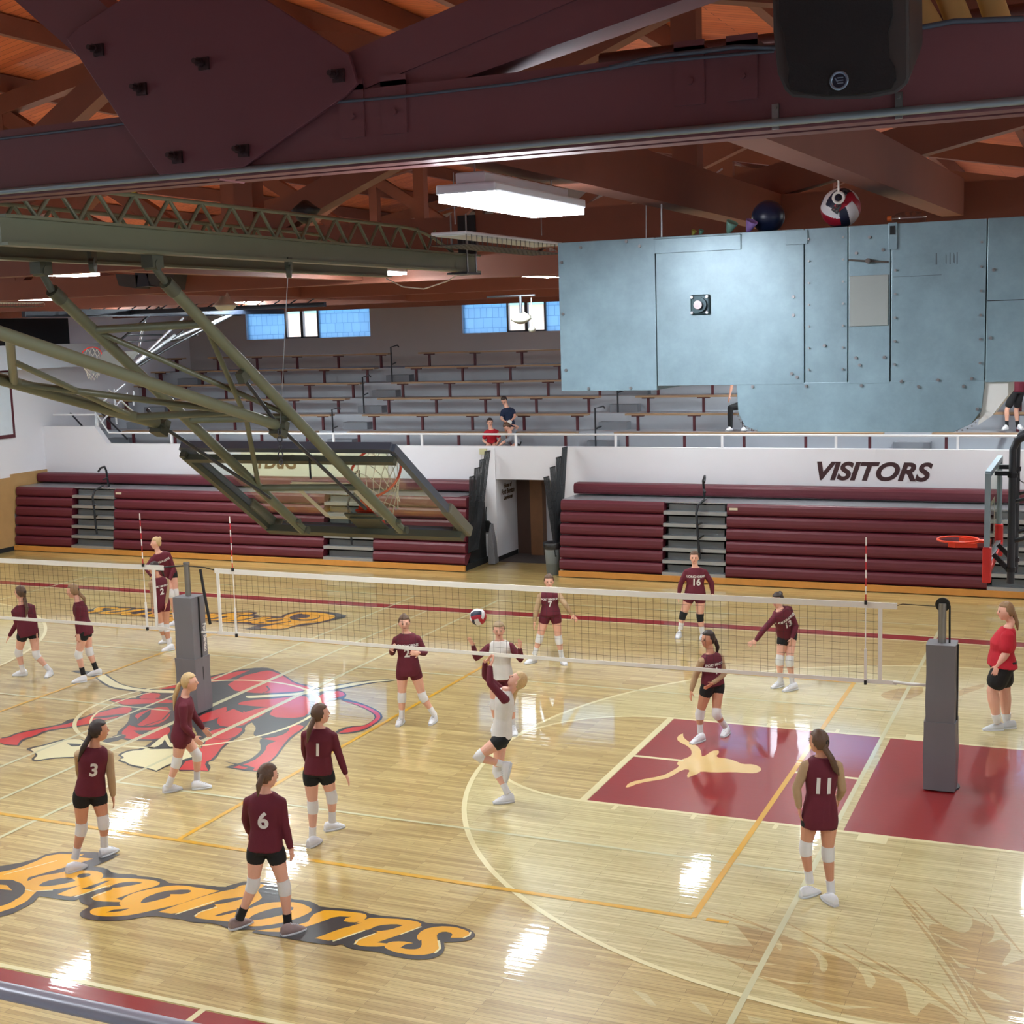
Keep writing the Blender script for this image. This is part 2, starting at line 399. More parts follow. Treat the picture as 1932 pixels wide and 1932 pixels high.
poly(bb_, A(0,772, 80,762, 150,727, 400,676, 590,640, 640,606, 690,592, 760,588, 900,536, 1130,476, 1180,455, 1000,408, 1120,398, 1300,393, 1350,340, 1400,334, 1500,342, 1560,300, 1720,250)
      + B(150,178, 400,122, 560,98, 680,93, 750,110, 860,165, 960,238, 1130,262, 1230,292, 1340,296, 1400,318, 1424,350, 1390,382, 1250,400, 1110,440, 1115,530, 1040,652, 935,725, 862,800, 772,930, 690,975, 612,1047, 450,1032, 313,1002, 525,942, 620,872, 642,828, 622,752, 662,737, 566,702, 600,642, 556,596, 490,632, 497,692, 300,812, 222,940, 148,958, 187,1000, 162,1042, 0,1037)
      + A(1690,1095, 1745,985, 1925,925, 1935,880, 1900,760, 1850,655, 1760,640, 1660,640, 1650,720, 1640,800, 1400,802, 1160,797, 1105,735, 1220,640, 1250,560, 1238,498, 1160,575, 1000,612, 860,655, 640,684, 440,716, 350,764, 232,792, 180,852, 0,842))
poly(bb_, A(240,885, 300,862, 430,838, 560,795, 690,778, 810,790, 900,870, 800,965, 560,970, 440,985, 350,1003, 290,985, 345,935, 315,910))
poly(bb_, A(1120,935, 1230,888, 1360,880, 1560,735, 1620,735, 1680,850, 1930,870, 1935,945, 1720,1010, 1600,1050, 1500,1102, 1420,1075, 1330,1065, 1230,1040, 1210,1020, 1120,995, 1170,965))
poly(bb_, A(980,800, 1120,745, 1230,730, 1180,790, 990,832))
poly(bb_, A(675,135, 760,125, 900,140, 1010,150, 1060,190, 1130,240, 1200,270, 1330,296, 1500,310, 1720,315, 1720,350, 1500,350, 1330,335, 1180,318, 1060,300, 980,255, 900,185, 740,150))
poly(bb_, B(490,370, 560,345, 1030,318, 1280,262, 1560,215, 1880,198, 1880,214, 1640,238, 1440,280, 1170,325, 1060,350, 560,384))
poly(bb_, B(1360,372, 1420,380, 1560,420, 1700,480, 1750,530, 1740,575, 1620,650, 1520,690, 1330,706, 1320,668, 1440,628, 1570,628, 1660,580, 1680,540, 1640,500, 1520,440, 1370,390))
done(bb_)
rd = decal('emblem_red_body', P_BRED, .0026)
poly(rd, A(0,782, 90,772, 160,735, 420,685, 700,630, 900,548, 1150,480, 1290,485, 1200,560, 860,640, 640,672, 420,706, 330,755, 205,785, 165,845, 0,832))
poly(rd, A(1060,412, 1300,402, 1480,405, 1560,350, 1400,342, 1350,375, 1330,398, 1560,400, 1680,420, 1660,440, 1400,445, 1200,460, 1130,440))
poly(rd, A(1280,560, 1400,510, 1540,475, 1620,480, 1640,540, 1600,600, 1500,650, 1360,665, 1290,640, 1330,600))
poly(rd, A(1150,735, 1240,650, 1330,680, 1620,660, 1640,720, 1540,790, 1180,785, 1220,750))
poly(rd, A(1350,400, 1380,350, 1530,350, 1530,390))
poly(rd, A(1520,305, 1715,262, 1715,290, 1600,305))
poly(rd, B(150,190, 400,135, 540,118, 430,165, 330,210, 150,232))
poly(rd, B(400,215, 480,170, 600,140, 700,118, 780,140, 860,180, 940,240, 1100,275, 1030,310, 700,330, 540,325, 290,290, 350,240))
poly(rd, B(380,420, 500,395, 760,380, 1040,345, 1085,400, 1090,500, 1000,560, 700,545, 760,460, 480,440))
poly(rd, B(225,590, 280,520, 400,465, 500,500, 640,460, 740,460, 640,540, 540,580, 470,630, 280,635))
poly(rd, B(60,550, 160,500, 330,450, 330,500, 220,570, 100,595))
poly(rd, B(150,720, 200,655, 460,635, 470,680, 300,790, 200,930, 120,960, 160,1035, 0,1030, 30,850, 120,820))
poly(rd, B(660,745, 890,690, 900,620, 1030,620, 1020,650, 910,720, 840,800, 750,930, 660,980, 600,1035, 480,1020, 380,1005, 560,955, 680,860, 690,800, 780,765))
poly(rd, B(1190,330, 1340,305, 1395,325, 1405,350, 1330,370, 1240,380, 1250,480, 1130,540, 1120,420))
poly(rd, B(1370,395, 1560,430, 1690,490, 1730,530, 1720,570, 1620,640, 1500,680, 1340,692, 1440,640, 1590,630, 1690,560, 1690,530, 1630,485, 1500,430))
poly(rd, A(1720,1080, 1780,1000, 1930,960, 1925,1085))
done(rd)
b2 = decal('emblem_black_detail', P_BLK, .0030)
poly(b2, B(160,280, 330,245, 430,330, 520,330, 500,380, 1000,350, 760,380, 520,395, 420,420, 470,455, 480,510, 360,460, 330,500, 320,420, 160,420))
poly(b2, B(560,600, 760,600, 990,590, 900,640, 870,700, 720,740, 600,730, 565,700, 600,650))
poly(b2, A(1350,560, 1450,500, 1440,560, 1300,660, 1280,650)); poly(b2, A(1280,705, 1500,700, 1400,745, 1330,740))
poly(b2, A(860,580, 1300,530, 1300,545, 1000,585)); poly(b2, B(300,950, 590,1000, 560,1040, 470,1025, 520,1010))
stroke(b2, A(1480,455, 1620,470, 1640,520, 1560,600, 1380,660), .03); stroke(b2, B(690,262, 720,300, 640,335, 500,325), .03)
stroke(b2, B(210,745, 330,750, 440,720), .03); stroke(b2, B(560,150, 640,130, 720,118), .02)
done(b2)
ce = decal('emblem_cream', P_CREAM, .0034)
poly(ce, A(280,883, 450,845, 580,805, 700,785, 800,795, 880,870, 790,955, 560,960, 440,975, 350,990, 320,980, 370,940, 320,905))
poly(ce, A(1150,940, 1240,900, 1400,890, 1560,760, 1600,740, 1650,850, 1920,885, 1920,935, 1700,1000, 1590,1040, 1500,1090, 1420,1062, 1240,1030, 1220,1010, 1140,985, 1200,965))
poly(ce, A(920,190, 1000,165, 1130,255, 1250,290, 1400,312, 1720,322, 1720,345, 1500,342, 1330,325, 1180,305, 1070,285, 990,240))
poly(ce, B(500,355, 1030,325, 1280,270, 1560,222, 1880,204, 1880,210, 1640,230, 1440,270, 1170,315, 1060,342, 560,375, 505,372))
poly(ce, A(1030,780, 1200,738, 1120,765))
done(ce)
b3 = decal('emblem_black_hoof', P_BLK, .0038); poly(b3, A(1430,885, 1550,840, 1580,790, 1620,860, 1660,880)); poly(b3, A(640,828, 790,835, 760,855, 690,858)); done(b3)
ol = decal('line_over_emblem', P_CREAM, .0046)
for x in (XC, -5.97):
    for dx in (-.04, .04): rect(ol, x+dx-.008, -2.3, x+dx+.008, 2.6)
done(ol)
# --- the team word in script letters, painted twice (second one turned half round)
LET = []
def far(ps): return [Vector((2*XC-p[0], -p[1], 0)) for p in ps]
LK = C3(-60,200, 0,183, 300,102, 275,97, 470,50, 620,60, 915,78, 860,100, 740,150, 850,165, 895,205, 1080,213, 1090,225, 1260,240, 1330,270, 1340,282, 1560,290, 1780,315, 1810,300, 1932,270) + \
     C4(60,95, 180,98, 330,112, 345,140, 430,232, 560,238, 640,272, 660,290, 960,312, 1065,350, 1320,372, 1400,385, 1480,415, 1650,418, 1780,450, 1840,490, 1828,525, 1760,552, 1600,560, 1607,610, 1580,655, 1500,686, 1380,692, 1200,662, 1100,630, 920,614, 850,592, 832,570, 755,588, 140,484, 175,462, 0,465) + \
     C3(1800,642, 1720,602, 1500,592, 1440,566, 1390,566, 1200,537, 1000,576, 800,582, 660,562, 626,530, 650,498, 720,466, 640,440, 625,408, 575,426, 310,384, 250,450, 120,506, 0,542, -60,552) + \
     far(F5(1500,200, 1640,205, 1700,192, 1865,157, 1760,128, 1600,118, 1480,120, 1395,150, 1380,175, 1300,200, 1150,243, 1290,246, 1430,243))[0:0]
def word(fn, z0=0.):
    k = decal('team_word_outline', P_BLK, .0050+z0); g = decal('team_word_letters', P_GOLD, .0055+z0); h = decal('team_word_counters', P_BLK, .0060+z0); e = decal('team_word_highlight', P_CREAM, .0064+z0)
    P = lambda d, pts: poly(d, fn(pts))
    P(k, LK)
    P(k, far(F5(1150,242, 1290,247, 1430,243, 1480,224, 1640,206, 1700,190, 1865,157, 1760,127, 1600,117, 1480,121, 1395,150, 1400,178, 1300,205)))
    # L
    P(g, C3(-60,215, 20,212, 440,102, 430,98, 480,70, 590,72, 740,88, 640,120, 380,195, 80,275, 0,295, -60,300)); 
    P(g, far(F5(1290,240, 1420,240, 1480,218, 1560,200, 1640,198, 1780,160, 1730,140, 1600,124, 1480,130, 1410,160, 1420,180, 1480,186, 1420,205)))
    P(g, C3(-60,330, 60,318, 180,325, 250,365, 235,410, 150,460, 0,502, -60,512))
    P(h, C3(-60,430, 0,400, 60,388, 120,392, 130,412, 60,450, -60,480))
    P(h, far(F5(1450,158, 1500,142, 1580,142, 1600,155, 1560,168, 1500,166, 1540,178, 1640,170, 1660,150, 1640,140, 1665,150, 1650,175, 1540,188, 1460,176)))
    # o
    P(g, C3(185,300, 240,250, 330,222, 420,210, 560,182, 680,178, 800,190, 825,225, 780,262, 640,300, 420,335, 260,345, 195,330))
    P(h, C3(305,302, 350,270, 470,243, 560,235, 600,265, 520,285, 400,305, 320,308)); P(h, C3(600,232, 640,205, 720,205, 715,225, 650,242))
    # n
    P(g, C3(455,370, 600,310, 820,240, 860,238, 1150,248, 1270,270, 1260,300, 1090,345, 920,405, 1000,428, 950,432, 780,425, 725,410, 740,378, 830,350, 900,330, 870,305, 700,350, 580,390, 500,382))
    P(h, C3(870,305, 960,275, 1080,270, 1130,280, 1050,300, 880,325)); P(h, C3(640,330, 830,265, 870,262, 720,330)); 
    # g
    P(g, C3(940,440, 1000,385, 1090,350, 1300,305, 1450,298, 1580,320, 1740,342, 1500,420, 1440,445, 1240,490, 1050,535, 880,548, 740,538, 705,510, 740,480, 860,465, 960,465))
    P(h, C3(1110,435, 1150,395, 1290,345, 1480,330, 1525,345, 1470,370, 1350,370, 1350,390, 1220,425, 1130,442)); P(h, C3(840,515, 900,492, 1030,482, 960,505))
    # h
    P(g, C3(1255,510, 1480,430, 1700,360, 1932,312)+C4(10,150, 80,118, 260,118, 180,160, 210,200, 222,225, 140,270, 100,300, 120,330)+C3(1880,480, 1850,590, 1580,565, 1535,545, 1580,505, 1720,470, 1690,440, 1560,480, 1390,528))
    P(h, C3(1680,440, 1760,410, 1932,390, 1932,405, 1800,440, 1690,452)); P(h, C3(1700,540, 1800,505, 1900,490, 1860,515, 1730,545))
    # o
    P(g, C4(-20,400, 60,330, 200,270, 340,250, 500,255, 600,300, 590,330, 480,380, 330,420, 180,440, 60,430)); P(h, C4(110,385, 160,345, 300,300, 430,285, 470,300, 400,345, 250,380, 130,395))
    # r
    P(g, C4(180,470, 560,420, 600,350, 660,325, 700,312, 880,325, 1000,340, 1020,365, 980,400, 900,410, 820,395, 850,375, 900,365, 780,360, 680,400, 560,440, 380,480, 250,478))
    P(h, C4(700,395, 820,365, 860,375, 830,400, 900,420, 980,410, 850,450, 720,470, 560,500, 560,450))
    # n
    P(g, C4(620,528, 860,440, 1020,380, 1050,370, 1320,385, 1430,410, 1425,440, 1270,500, 1090,560, 1190,570, 1130,592, 980,590, 918,570, 930,540, 1100,480, 1020,455, 900,500, 755,552))
    P(h, C4(1030,462, 1100,430, 1230,420, 1290,430, 1200,462, 1100,475))
    # s
    P(g, C4(1385,520, 1440,460, 1560,436, 1680,440, 1780,470, 1800,495, 1760,525, 1650,525, 1670,490, 1600,475, 1545,495, 1550,540, 1570,600, 1530,640, 1420,660, 1270,645, 1160,610, 1145,580, 1190,555, 1280,550, 1370,565, 1300,580, 1270,600, 1340,610, 1420,600, 1430,560))
    P(h, C4(1270,600, 1310,572, 1372,566, 1430,540, 1432,590, 1400,612, 1320,612))
    for pts, ww in ((C3(590,392, 760,335, 870,300), .02), (C3(30,215, 300,145, 450,103), .018), (C3(1390,530, 1700,425), .02), (C3(725,400, 760,382, 840,352), .018), (C3(200,330, 260,347, 420,337), .018), (C3(1540,545, 1590,510, 1720,472), .018),
                    (C4(755,552, 1000,468), .022), (C4(1430,440, 1270,500), .018), (C4(1560,545, 1572,605, 1530,642), .024), (C4(1805,480, 1795,505, 1745,528), .02), (C4(920,575, 950,540, 1080,492), .018)):
        stroke(e, fn([Vector((p[0], p[1], 0)) for p in pts]), ww)
    for d in (k, g, h, e): done(d)
word(lambda p: p); word(far)
# --- steer head left unpainted in the lane
sk = decal('steer_head_mark', mat('steer_mark_wood', (232,196,130), .3, var=.06, coat=.8), .0026)
poly(sk, K6(122,760, 150,715, 250,680, 540,630, 640,580, 740,518, 700,490, 740,450, 860,410, 880,360, 850,300, 720,235, 706,195, 735,160, 778,146, 780,190, 850,245, 930,280, 980,330, 990,405, 1030,400, 1110,340, 1180,338, 1190,365, 1145,415, 1290,432, 1400,470, 1450,495, 1580,495, 1660,530, 1670,570, 1600,600, 1500,598, 1350,585, 1130,592, 975,578, 960,600, 830,650, 820,620, 860,560, 780,552, 620,650, 540,668, 280,710, 160,760))
done(sk)
# --- paisley feathers
ts = decal('feather_stain', M_TAN, .0016)
for pts in (Z7(60,152, 420,270, 560,295, 700,303, 650,240, 620,205, 580,195, 760,235, 870,265, 960,300, 1120,365, 1180,400, 1300,440, 1390,480, 1410,600, 1440,618, 1500,560, 1600,600, 1640,655, 1350,655, 1150,620, 1000,580, 880,510, 700,430, 560,350, 400,275, 250,215),
            Z7(1500,200, 1560,205, 1620,235, 1675,243, 1700,200, 1695,175, 1760,205, 1800,225, 1790,270, 1765,290, 1830,270, 1880,300, 1850,370, 1830,392, 1932,360, 1932,655, 1880,655, 1750,600, 1700,540, 1640,440, 1580,350, 1500,240),
            G8(860,275, 960,240, 1060,225, 1180,222, 1190,260, 1120,300, 1020,325, 900,310), G8(1450,240, 1560,215, 1640,195, 1640,225, 1560,250, 1450,290)):
    poly(ts, pts)
for a in (Z7(1330,30, 1400,100, 1480,175), Z7(1520,35, 1620,110, 1700,170), Z7(1430,95, 1520,180, 1600,235), Z7(1380,95, 1430,150, 1510,240), Z7(1785,160, 1850,250, 1925,335), Z7(1700,125, 1790,215), Z7(480,135, 700,200, 860,262), Z7(590,150, 800,235),
          Z7(860,200, 1100,330, 1300,430), Z7(1110,290, 1300,400, 1450,480), Z7(1290,370, 1480,500, 1640,620), Z7(1440,450, 1560,550, 1680,640), Z7(1420,160, 1500,260, 1600,400, 1700,560, 1760,655), Z7(1500,260, 1600,380), Z7(1540,370, 1620,480, 1690,600), Z7(1560,470, 1650,600)):
    stroke(ts, a, [.012]+[.035]*(len(a)-2)+[.012])
done(ts)
tp = decal('feather_pale', M_PALE, .0020)
for pts in (Z7(785,285, 820,275, 835,300, 825,325), Z7(940,300, 1010,340, 1043,375, 1035,420, 1005,418, 1000,360), Z7(1140,375, 1220,410, 1265,455, 1240,495, 1215,485, 1200,430), Z7(1370,470, 1440,500, 1482,560, 1445,618, 1405,600, 1410,530),
            Z7(520,330, 640,365, 815,385, 700,390, 600,370), Z7(700,430, 850,460, 1025,475, 880,475), Z7(900,530, 1100,570, 1275,580, 1120,588), Z7(1590,340, 1640,380, 1700,405, 1640,400), Z7(1700,400, 1770,430, 1720,425), Z7(1720,490, 1800,515, 1875,558, 1780,540),
            Z7(1830,380, 1880,310, 1895,340, 1915,350, 1880,375, 1845,392), Z7(1500,230, 1600,280, 1690,322, 1600,295), Z7(1640,440, 1700,480, 1722,512, 1670,480),
            Z7(150,500, 220,520, 262,575, 230,570), Z7(410,550, 480,565, 518,620, 470,600), Z7(670,615, 780,640, 760,655, 690,650)):
    poly(tp, pts)
done(tp)

# ------------------------------------------------------------------ walls
struct(MB().box((XL-.3, YN, 0), (XL, YF+.3, 10)).build('wall_left', M_WHITE), 'white side wall with pine wainscot')
struct(MB().box((XR, YN, 0), (XR+.3, YF+.3, 10)).build('wall_right', M_WHITE))
struct(MB().box((XL, YN-.3, 0), (XR, YN, 10)).build('wall_near', M_WHITE))
# far wall with window openings
WIN = [(-19.75, -15.2), (-12.05, -7.5), (-4.35, .2), (3.35, 7.9)]; WZ0, WZ1 = 5.56, 6.70
fw = MB(); xs = XL
for a, b in WIN:
    fw.box((xs, YF, 0), (a, YF+.3, 11)); fw.box((a, YF, 0), (b, YF+.3, WZ0)); fw.box((a, YF, WZ1), (b, YF+.3, 11)); xs = b
fw.box((xs, YF, 0), (XR, YF+.3, 11)); struct(fw.build('wall_far', M_GWALL), 'grey upper wall with glass block windows')
for i, (a, b) in enumerate(WIN):
    wn = struct(empty('window_%d' % (i+1), (a, YF, WZ0)), 'glass block window with two clear panes in the middle'); c0 = a+1.46; c1 = b-1.9
    g = MB(); g.box((a, YF+.1, WZ0), (c0, YF+.2, WZ1)); g.box((c1, YF+.1, WZ0), (b, YF+.2, WZ1)); g.build('glass_block', M_BLOCK, wn)
    f = MB(); cm = (c0+c1)/2
    for x in (c0, cm-.02, cm+.02, c1): f.box((x-.03, YF+.06, WZ0), (x+.03, YF+.18, WZ1))
    f.box((c0, YF+.06, WZ0), (c1, YF+.18, WZ0+.05)); f.box((c0, YF+.06, WZ1-.05), (c1, YF+.18, WZ1)); f.build('window_frame', mat('window_frame_grey', (96,98,104), .5), wn)
    MB().box((c0, YF+.12, WZ0), (c1, YF+.13, WZ1)).build('pane', M_GLASS, wn)
# outdoors, seen through the clear panes
og = MB().box((-60, YF+2, -1), (60, 120, 0)).build('ground', mat('pale_ground', (214,210,204), .9, var=.1, scale=.3)); struct(og)
hs = empty('house', (-30, 60, 0)); tag(hs, 'pale pink house with a pitched roof seen through the windows', 'house')
MB().box((-46, 58, 0), (8, 70, 7.0)).build('house_wall', mat('house_pink', (226,196,180), .8), hs)
MB().prism([(-47,57,7.0),(9,57,7.0),(-6,57,9.6),(-32,57,9.6)], (0,14,0)).build('house_roof', mat('house_roof_teal', (120,170,170), .7), hs)
# ceiling: sloping board decks
cb = MB()
for x0, x1 in ((XL-.3, -6.0), (-6.0, XR+.3)):
    cb.add([(x0,YN,roof_z(x0)),(x1,YN,roof_z(x1)),(x1,YF+.3,roof_z(x1)),(x0,YF+.3,roof_z(x0)),(x0,YN,roof_z(x0)+.2),(x1,YN,roof_z(x1)+.2),(x1,YF+.3,roof_z(x1)+.2),(x0,YF+.3,roof_z(x0)+.2)],
           [(0,1,2,3),(7,6,5,4),(0,4,5,1),(1,5,6,2),(2,6,7,3),(3,7,4,0)])
struct(cb.build('ceiling', M_DECK), 'red-brown board ceiling')
# balcony front wall with its stepped left end and the entry opening
E0, E1, EZ = -7.93, -6.40, 2.04
bf = MB()
bf.box((-19.75, BY, 0), (E0, BY+.18, 2.84)); bf.box((E0, BY, EZ), (E1, BY+.18, 2.84)); bf.box((E1, BY, 0), (XR, BY+.18, 2.84))
bf.prism([(XL,BY,0),(-19.75,BY,0),(-19.75,BY,2.84),(-20.15,BY,3.32),(XL,BY,3.32)], (0,.18,0))
bf.box((-8.6, BY-.02, 0), (E0, BY, 2.80)); struct(bf.build('wall_balcony', M_WHITE), 'white balcony front wall with VISITORS lettering')
vt = MB(); text_on(vt, 'VISITORS', .54, (.98, BY, 2.335), (1,0,0), (0,0,1), .006, .020, .30, 1.12); o = vt.build('trim_1', M_BLACKTX); struct(o, 'dark painted VISITORS lettering on the balcony wall')
bn = empty('reflection_panel', (-13.4, BY-.02, 2.3)); tag(bn, 'added pale panel with brown letter shapes, standing in for the reflection in the folded glass backboard', 'reflection panel')  # reflection in the backboard glass, built as an added panel on the wall
MB().box((-15.3,BY-.03,1.95),(-10.9,BY-.012,2.76)).build('backing', mat('reflection_cream', (216,212,190), .8, var=.12, scale=1.2), bn)
b_ = MB(); text_on(b_, 'rDuG', .5, (-14.2, BY-.032, 2.38), (1,0,0), (0,0,1), .004, .016, .2, 1.0); b_.build('lettering', mat('reflection_brown', (104,72,40), .7), bn)  # letter shapes repeat what the backboard glass reflects
# entry passage
struct(MB().box((E0-.15, BY+.18, 0), (E0, 14.7, 2.3)).build('wall_entry_left', M_WHITE))
struct(MB().box((E1+.25, BY+.18, 0), (E1+.4, 14.85, 2.3)).build('wall_entry_right', M_WHITE))
struct(MB().box((-8.6, 14.7, 0), (-5.8, 14.85, 2.3)).build('wall_entry_back', mat('entry_back', (196,194,200), .8)))
struct(MB().box((E0, BY+.0, .001), (E1+.25, 14.7, .012)).build('floor_mat_carpet', mat('entry_carpet', (74,64,62), .95, var=.35, scale=30)), 'dark patterned entry carpet')
dr = struct(empty('door_1', (-7.3, 14.7, 0)), 'brown wooden door in the entry passage')
MB().box((-7.92, 14.62, 0), (-7.48, 14.7, 2.3)).build('door_leaf', mat('door_dark', (70,46,36), .5), dr); MB().box((-7.49, 14.45, 0), (-7.16, 14.7, 2.3)).build('door_frame', mat('door_brown', (122,82,52), .5, var=.15), dr)
struct(MB().box((E0-.62, BY-.035, 0), (E0, BY-.02, .12)).box((E0, BY+.0, 0), (E0+.015, 14.6, .12)).build('baseboard_entry', M_DARK))
sg = MB()
for i, t in enumerate(('Home of', 'Fort Benton', 'Longhorns')): text_on(sg, t, .13 if i != 1 else .17, (E0+.004, 14.08, 1.82-.15*i), (0,1,0), (0,0,1), .006, .01, .2, .95)
tag(sg.build('wall_lettering', mat('brown_lettering', (88,62,40), .7)), 'brown painted school lettering on the entry passage wall', 'lettering')
# left wall: wainscot, baseboard, sign, recess
struct(MB().box((XL, -9, .12), (XL+.06, 12.0, 2.02)).box((XL, 12.0, 1.0), (XL+.05, BY, 2.1)).build('trim_2', M_PINE), 'pine board wainscot on the left wall')
struct(MB().box((XL, -9, 0), (XL+.08, 12.35, .12)).build('baseboard_left', M_DARK))
rc = struct(MB().box((XL, 9.5, 4.98), (XL+1.2, 14.65, 5.62)).build('trim_3', M_RISER), 'grey ledge of the press loft on the left wall')
struct(MB().box((XL, 9.5, 5.62), (XL+.05, 14.7, 6.35)).build('trim_4', M_DARK), 'dark opening above the grey ledge')
sn = empty('wall_sign', (XL, 12, 4)); tag(sn, 'white wall sign with a maroon border on the left wall', 'sign')
MB().box((XL, 9.6, 3.1), (XL+.05, 12.28, 4.98)).build('border', M_MARD, sn); MB().box((XL+.045, 9.7, 3.2), (XL+.065, 12.18, 4.9)).build('panel', mat('sign_white', (206,214,222), .5), sn)
# ------------------------------------------------------------------ upper stands: concrete steps
D, Y0 = .85, 14.6
def bz(k): return 3.10 + .392*k           # bench top heights
gs = MB(); gs.box((XL, BY+.18, BZ-.2), (XR, Y0-.25, 2.30)) if False else None
prev = BY+.18
for k in range(-1, 6):
    y0 = Y0 + D*k - .30 if k >= 0 else BY+.18; y1 = Y0 + D*(k+1) - .30; z = bz(k)-.43
    gs.box((XL, y0, z-.5), (E0-.15 if z < 2.7 else XR, y1 if k < 5 else YF, z))
    if z < 2.7: gs.box((E1+.4, y0, z-.5), (XR, y1, z)); gs.box((E0-.15, y0, 2.3), (E1+.4, y1, z))
struct(gs.build('floor_stands', M_RISER), 'grey concrete steps of the upper stands')
AIS = [(-21.05, -20.15), (-13.65, -12.75), (-6.2, -5.3), (1.15, 2.1), (8.5, 9.4)]
st = MB()
for a, b in AIS:
    for k in range(0, 6):
        y = Y0+D*k-.30; z = bz(k-1)-.43
        st.box((a+.12, y-.30, z), (b-.02, y, z+.195))
struct(st.build('trim_5', mat('grey_half_step', (128,132,140), .8)), 'grey half steps in the stand aisles')
segs = []
ed = [XL+.3] + [v for p in AIS for v in p] + [XR]
segs = [(ed[i], ed[i+1]) for i in range(0, len(ed)-1, 2)]
ROWN = ['front', 'second', 'third', 'fourth', 'fifth', 'top']
SEGN = ['at the left wall', 'in the left block', 'in the block behind the entry', 'in the block above VISITORS', 'in the right-hand block', 'at the far right']
for k in range(6):
    y = Y0+D*k; z = bz(k)
    for i, (a, b) in enumerate(segs):
        if b-a < .6: continue
        bn = empty('stand_bench', ((a+b)/2, y, z-.43)); tag(bn, 'long wooden bench on maroon legs, %s row %s' % (ROWN[k], SEGN[i]), 'bench', 'wooden benches of the upper stands')
        MB().box((a+.05, y-.12, z-.045), (b-.05, y+.14, z)).build('seat', M_BENCH, bn)
        n = max(2, round((b-a)/1.25)); 
        for j in range(n):
            x = a+.35+(b-a-.7)*j/(n-1)
            MB().box((x-.03, y-.03, z-.43), (x+.03, y+.03, z-.045)).box((x-.16, y-.04, z-.075), (x+.16, y+.04, z-.045)).build('leg', M_MARD, bn)
# aisle handrails of the stands
for i, (x, k) in enumerate(((-13.25, 0), (-13.25, 2), (-13.25, 4), (-5.8, 0), (-5.8, 2), (1.6, 2))):
    y = Y0+D*k+.1; z = bz(k)-.43
    MBo = MB().tube([(x,y,z),(x,y,z+1.0),(x+.22,y,z+1.05),(x+.26,y,z+1.0)], .022).tube([(x,y,z+.5),(x+.16,y,z+.56)], .02)
    tag(MBo.build('aisle_handrail', M_DSTEEL, origin=(x,y,z)), 'grey hooked handrail post in the stand aisle, %s' % ['lowest above the folded backboard','second up in the same aisle','topmost in the same aisle','lowest beside the right aisle steps','second up, beside the duct','highest, behind the duct'][i], 'handrail', 'stand aisle handrails')
# balcony railing
rl = empty('balcony_railing', (-6, BY+.05, 2.84)); tag(rl, 'white steel railing along the balcony edge', 'railing')
r_ = MB().tube([(XR-.1,BY+.08,3.13),(-19.72,BY+.08,3.13),(-20.1,BY+.08,3.64),(XL+.35,BY+.08,3.64)], .026); r_.build('rail', mat('rail_white', (226,226,230), .5), rl)
for i in range(-3, 9):
    x = -9.93 + 2.55*(i-2) if i >= 0 else None
for x in [-20.1] + [-17.6 + 2.55*i for i in range(11)]:
    zb = 3.32 if x < -19.9 else 2.84
    MB().box((x-.025, BY+.055, zb), (x+.025, BY+.105, zb+.3)).build('post', mat('rail_white', (226,226,230), .5), rl)
ir = MB().tube([(-21.5,BY+.6,3.65),(-20.6,BY+.5,2.9)], .025).tube([(-20.9,BY+1.1,3.7),(-19.7,BY+.8,2.9)], .025)
tag(ir.build('stair_handrail', M_DSTEEL), 'sloping grey stair handrails at the left end of the balcony', 'handrail')
# ------------------------------------------------------------------ lower folded bleachers
FY = 11.9; RH = .268; Z0 = .145
def bank(secs, aisles, x0, x1, label, topx):
    t = empty('folding_bleacher', ((x0+x1)/2, FY, 0)); tag(t, label, 'bleacher', 'folding bleachers along the far wall')
    MB().box((x0, FY-.06, .02), (x1, FY, .15)).build('kick_board', M_OAK, t)
    MB().box((x0+.05, FY+.03, 0), (x1-.05, 13.30, .14)).build('base', M_DARK, t)
    for a, b in secs:
        for k in range(6):
            z = Z0+RH*k; y = FY+.035*k
            pr = [(0,.02),(-.03,.06),(-.035,.12),(-.03,.2),(0,.245),(.05,.262),(.30,.262),(.30,.225),(.08,.0)]
            m = MB().prism([(a, y+p[0]+.03, z+p[1]) for p in pr], (b-a, 0, 0)).build('seat_row', M_MAR, t)
    for a, b in aisles:
        for k in range(6):
            z = Z0+RH*k; y = FY+.035*k
            MB().box((a, y-.02, z+.0), (b, y+.30, z+.075)).build('aisle_tread', M_ALU, t)
            MB().box((a+.08, y+.16, z+.075), (b-.08, y+.18, z+.21)).build('riser_plate', mat('riser_grey', (96,98,98), .5), t)
    MB().box((x0+.1, FY+.44, .14), (x1-.1, 13.3, Z0+RH*5)).build('understructure', M_DARK, t)
    MB().box((topx[0], FY+.28, Z0+RH*6-.02), (topx[1], 13.3, Z0+RH*6+.0)).build('deck', M_ALU, t)
    pr = [(0,.02),(-.03,.06),(-.035,.12),(-.03,.2),(0,.245),(.05,.262),(.32,.262),(.32,.0)]
    MB().prism([(topx[0], 12.95+p[0], Z0+RH*6+.02+p[1]) for p in pr], (topx[1]-topx[0], 0, 0)).build('back_row', M_MAR, t)
    for a, b in secs[1:2]:
        MB().box((a+.06, FY+.155, Z0+RH*5+.13), (a+.24, FY+.178, Z0+RH*5+.18)).build('row_label', mat('label_cream', (206,196,172), .6), t)
    return t
BK1 = bank([(-21.9,-19.92),(-18.5,-12.0),(-10.6,-8.12)], [(-19.92,-18.5),(-12.0,-10.6)], -21.9, -8.1, 'long maroon folding bleacher left of the entry', (-21.9, -8.35))
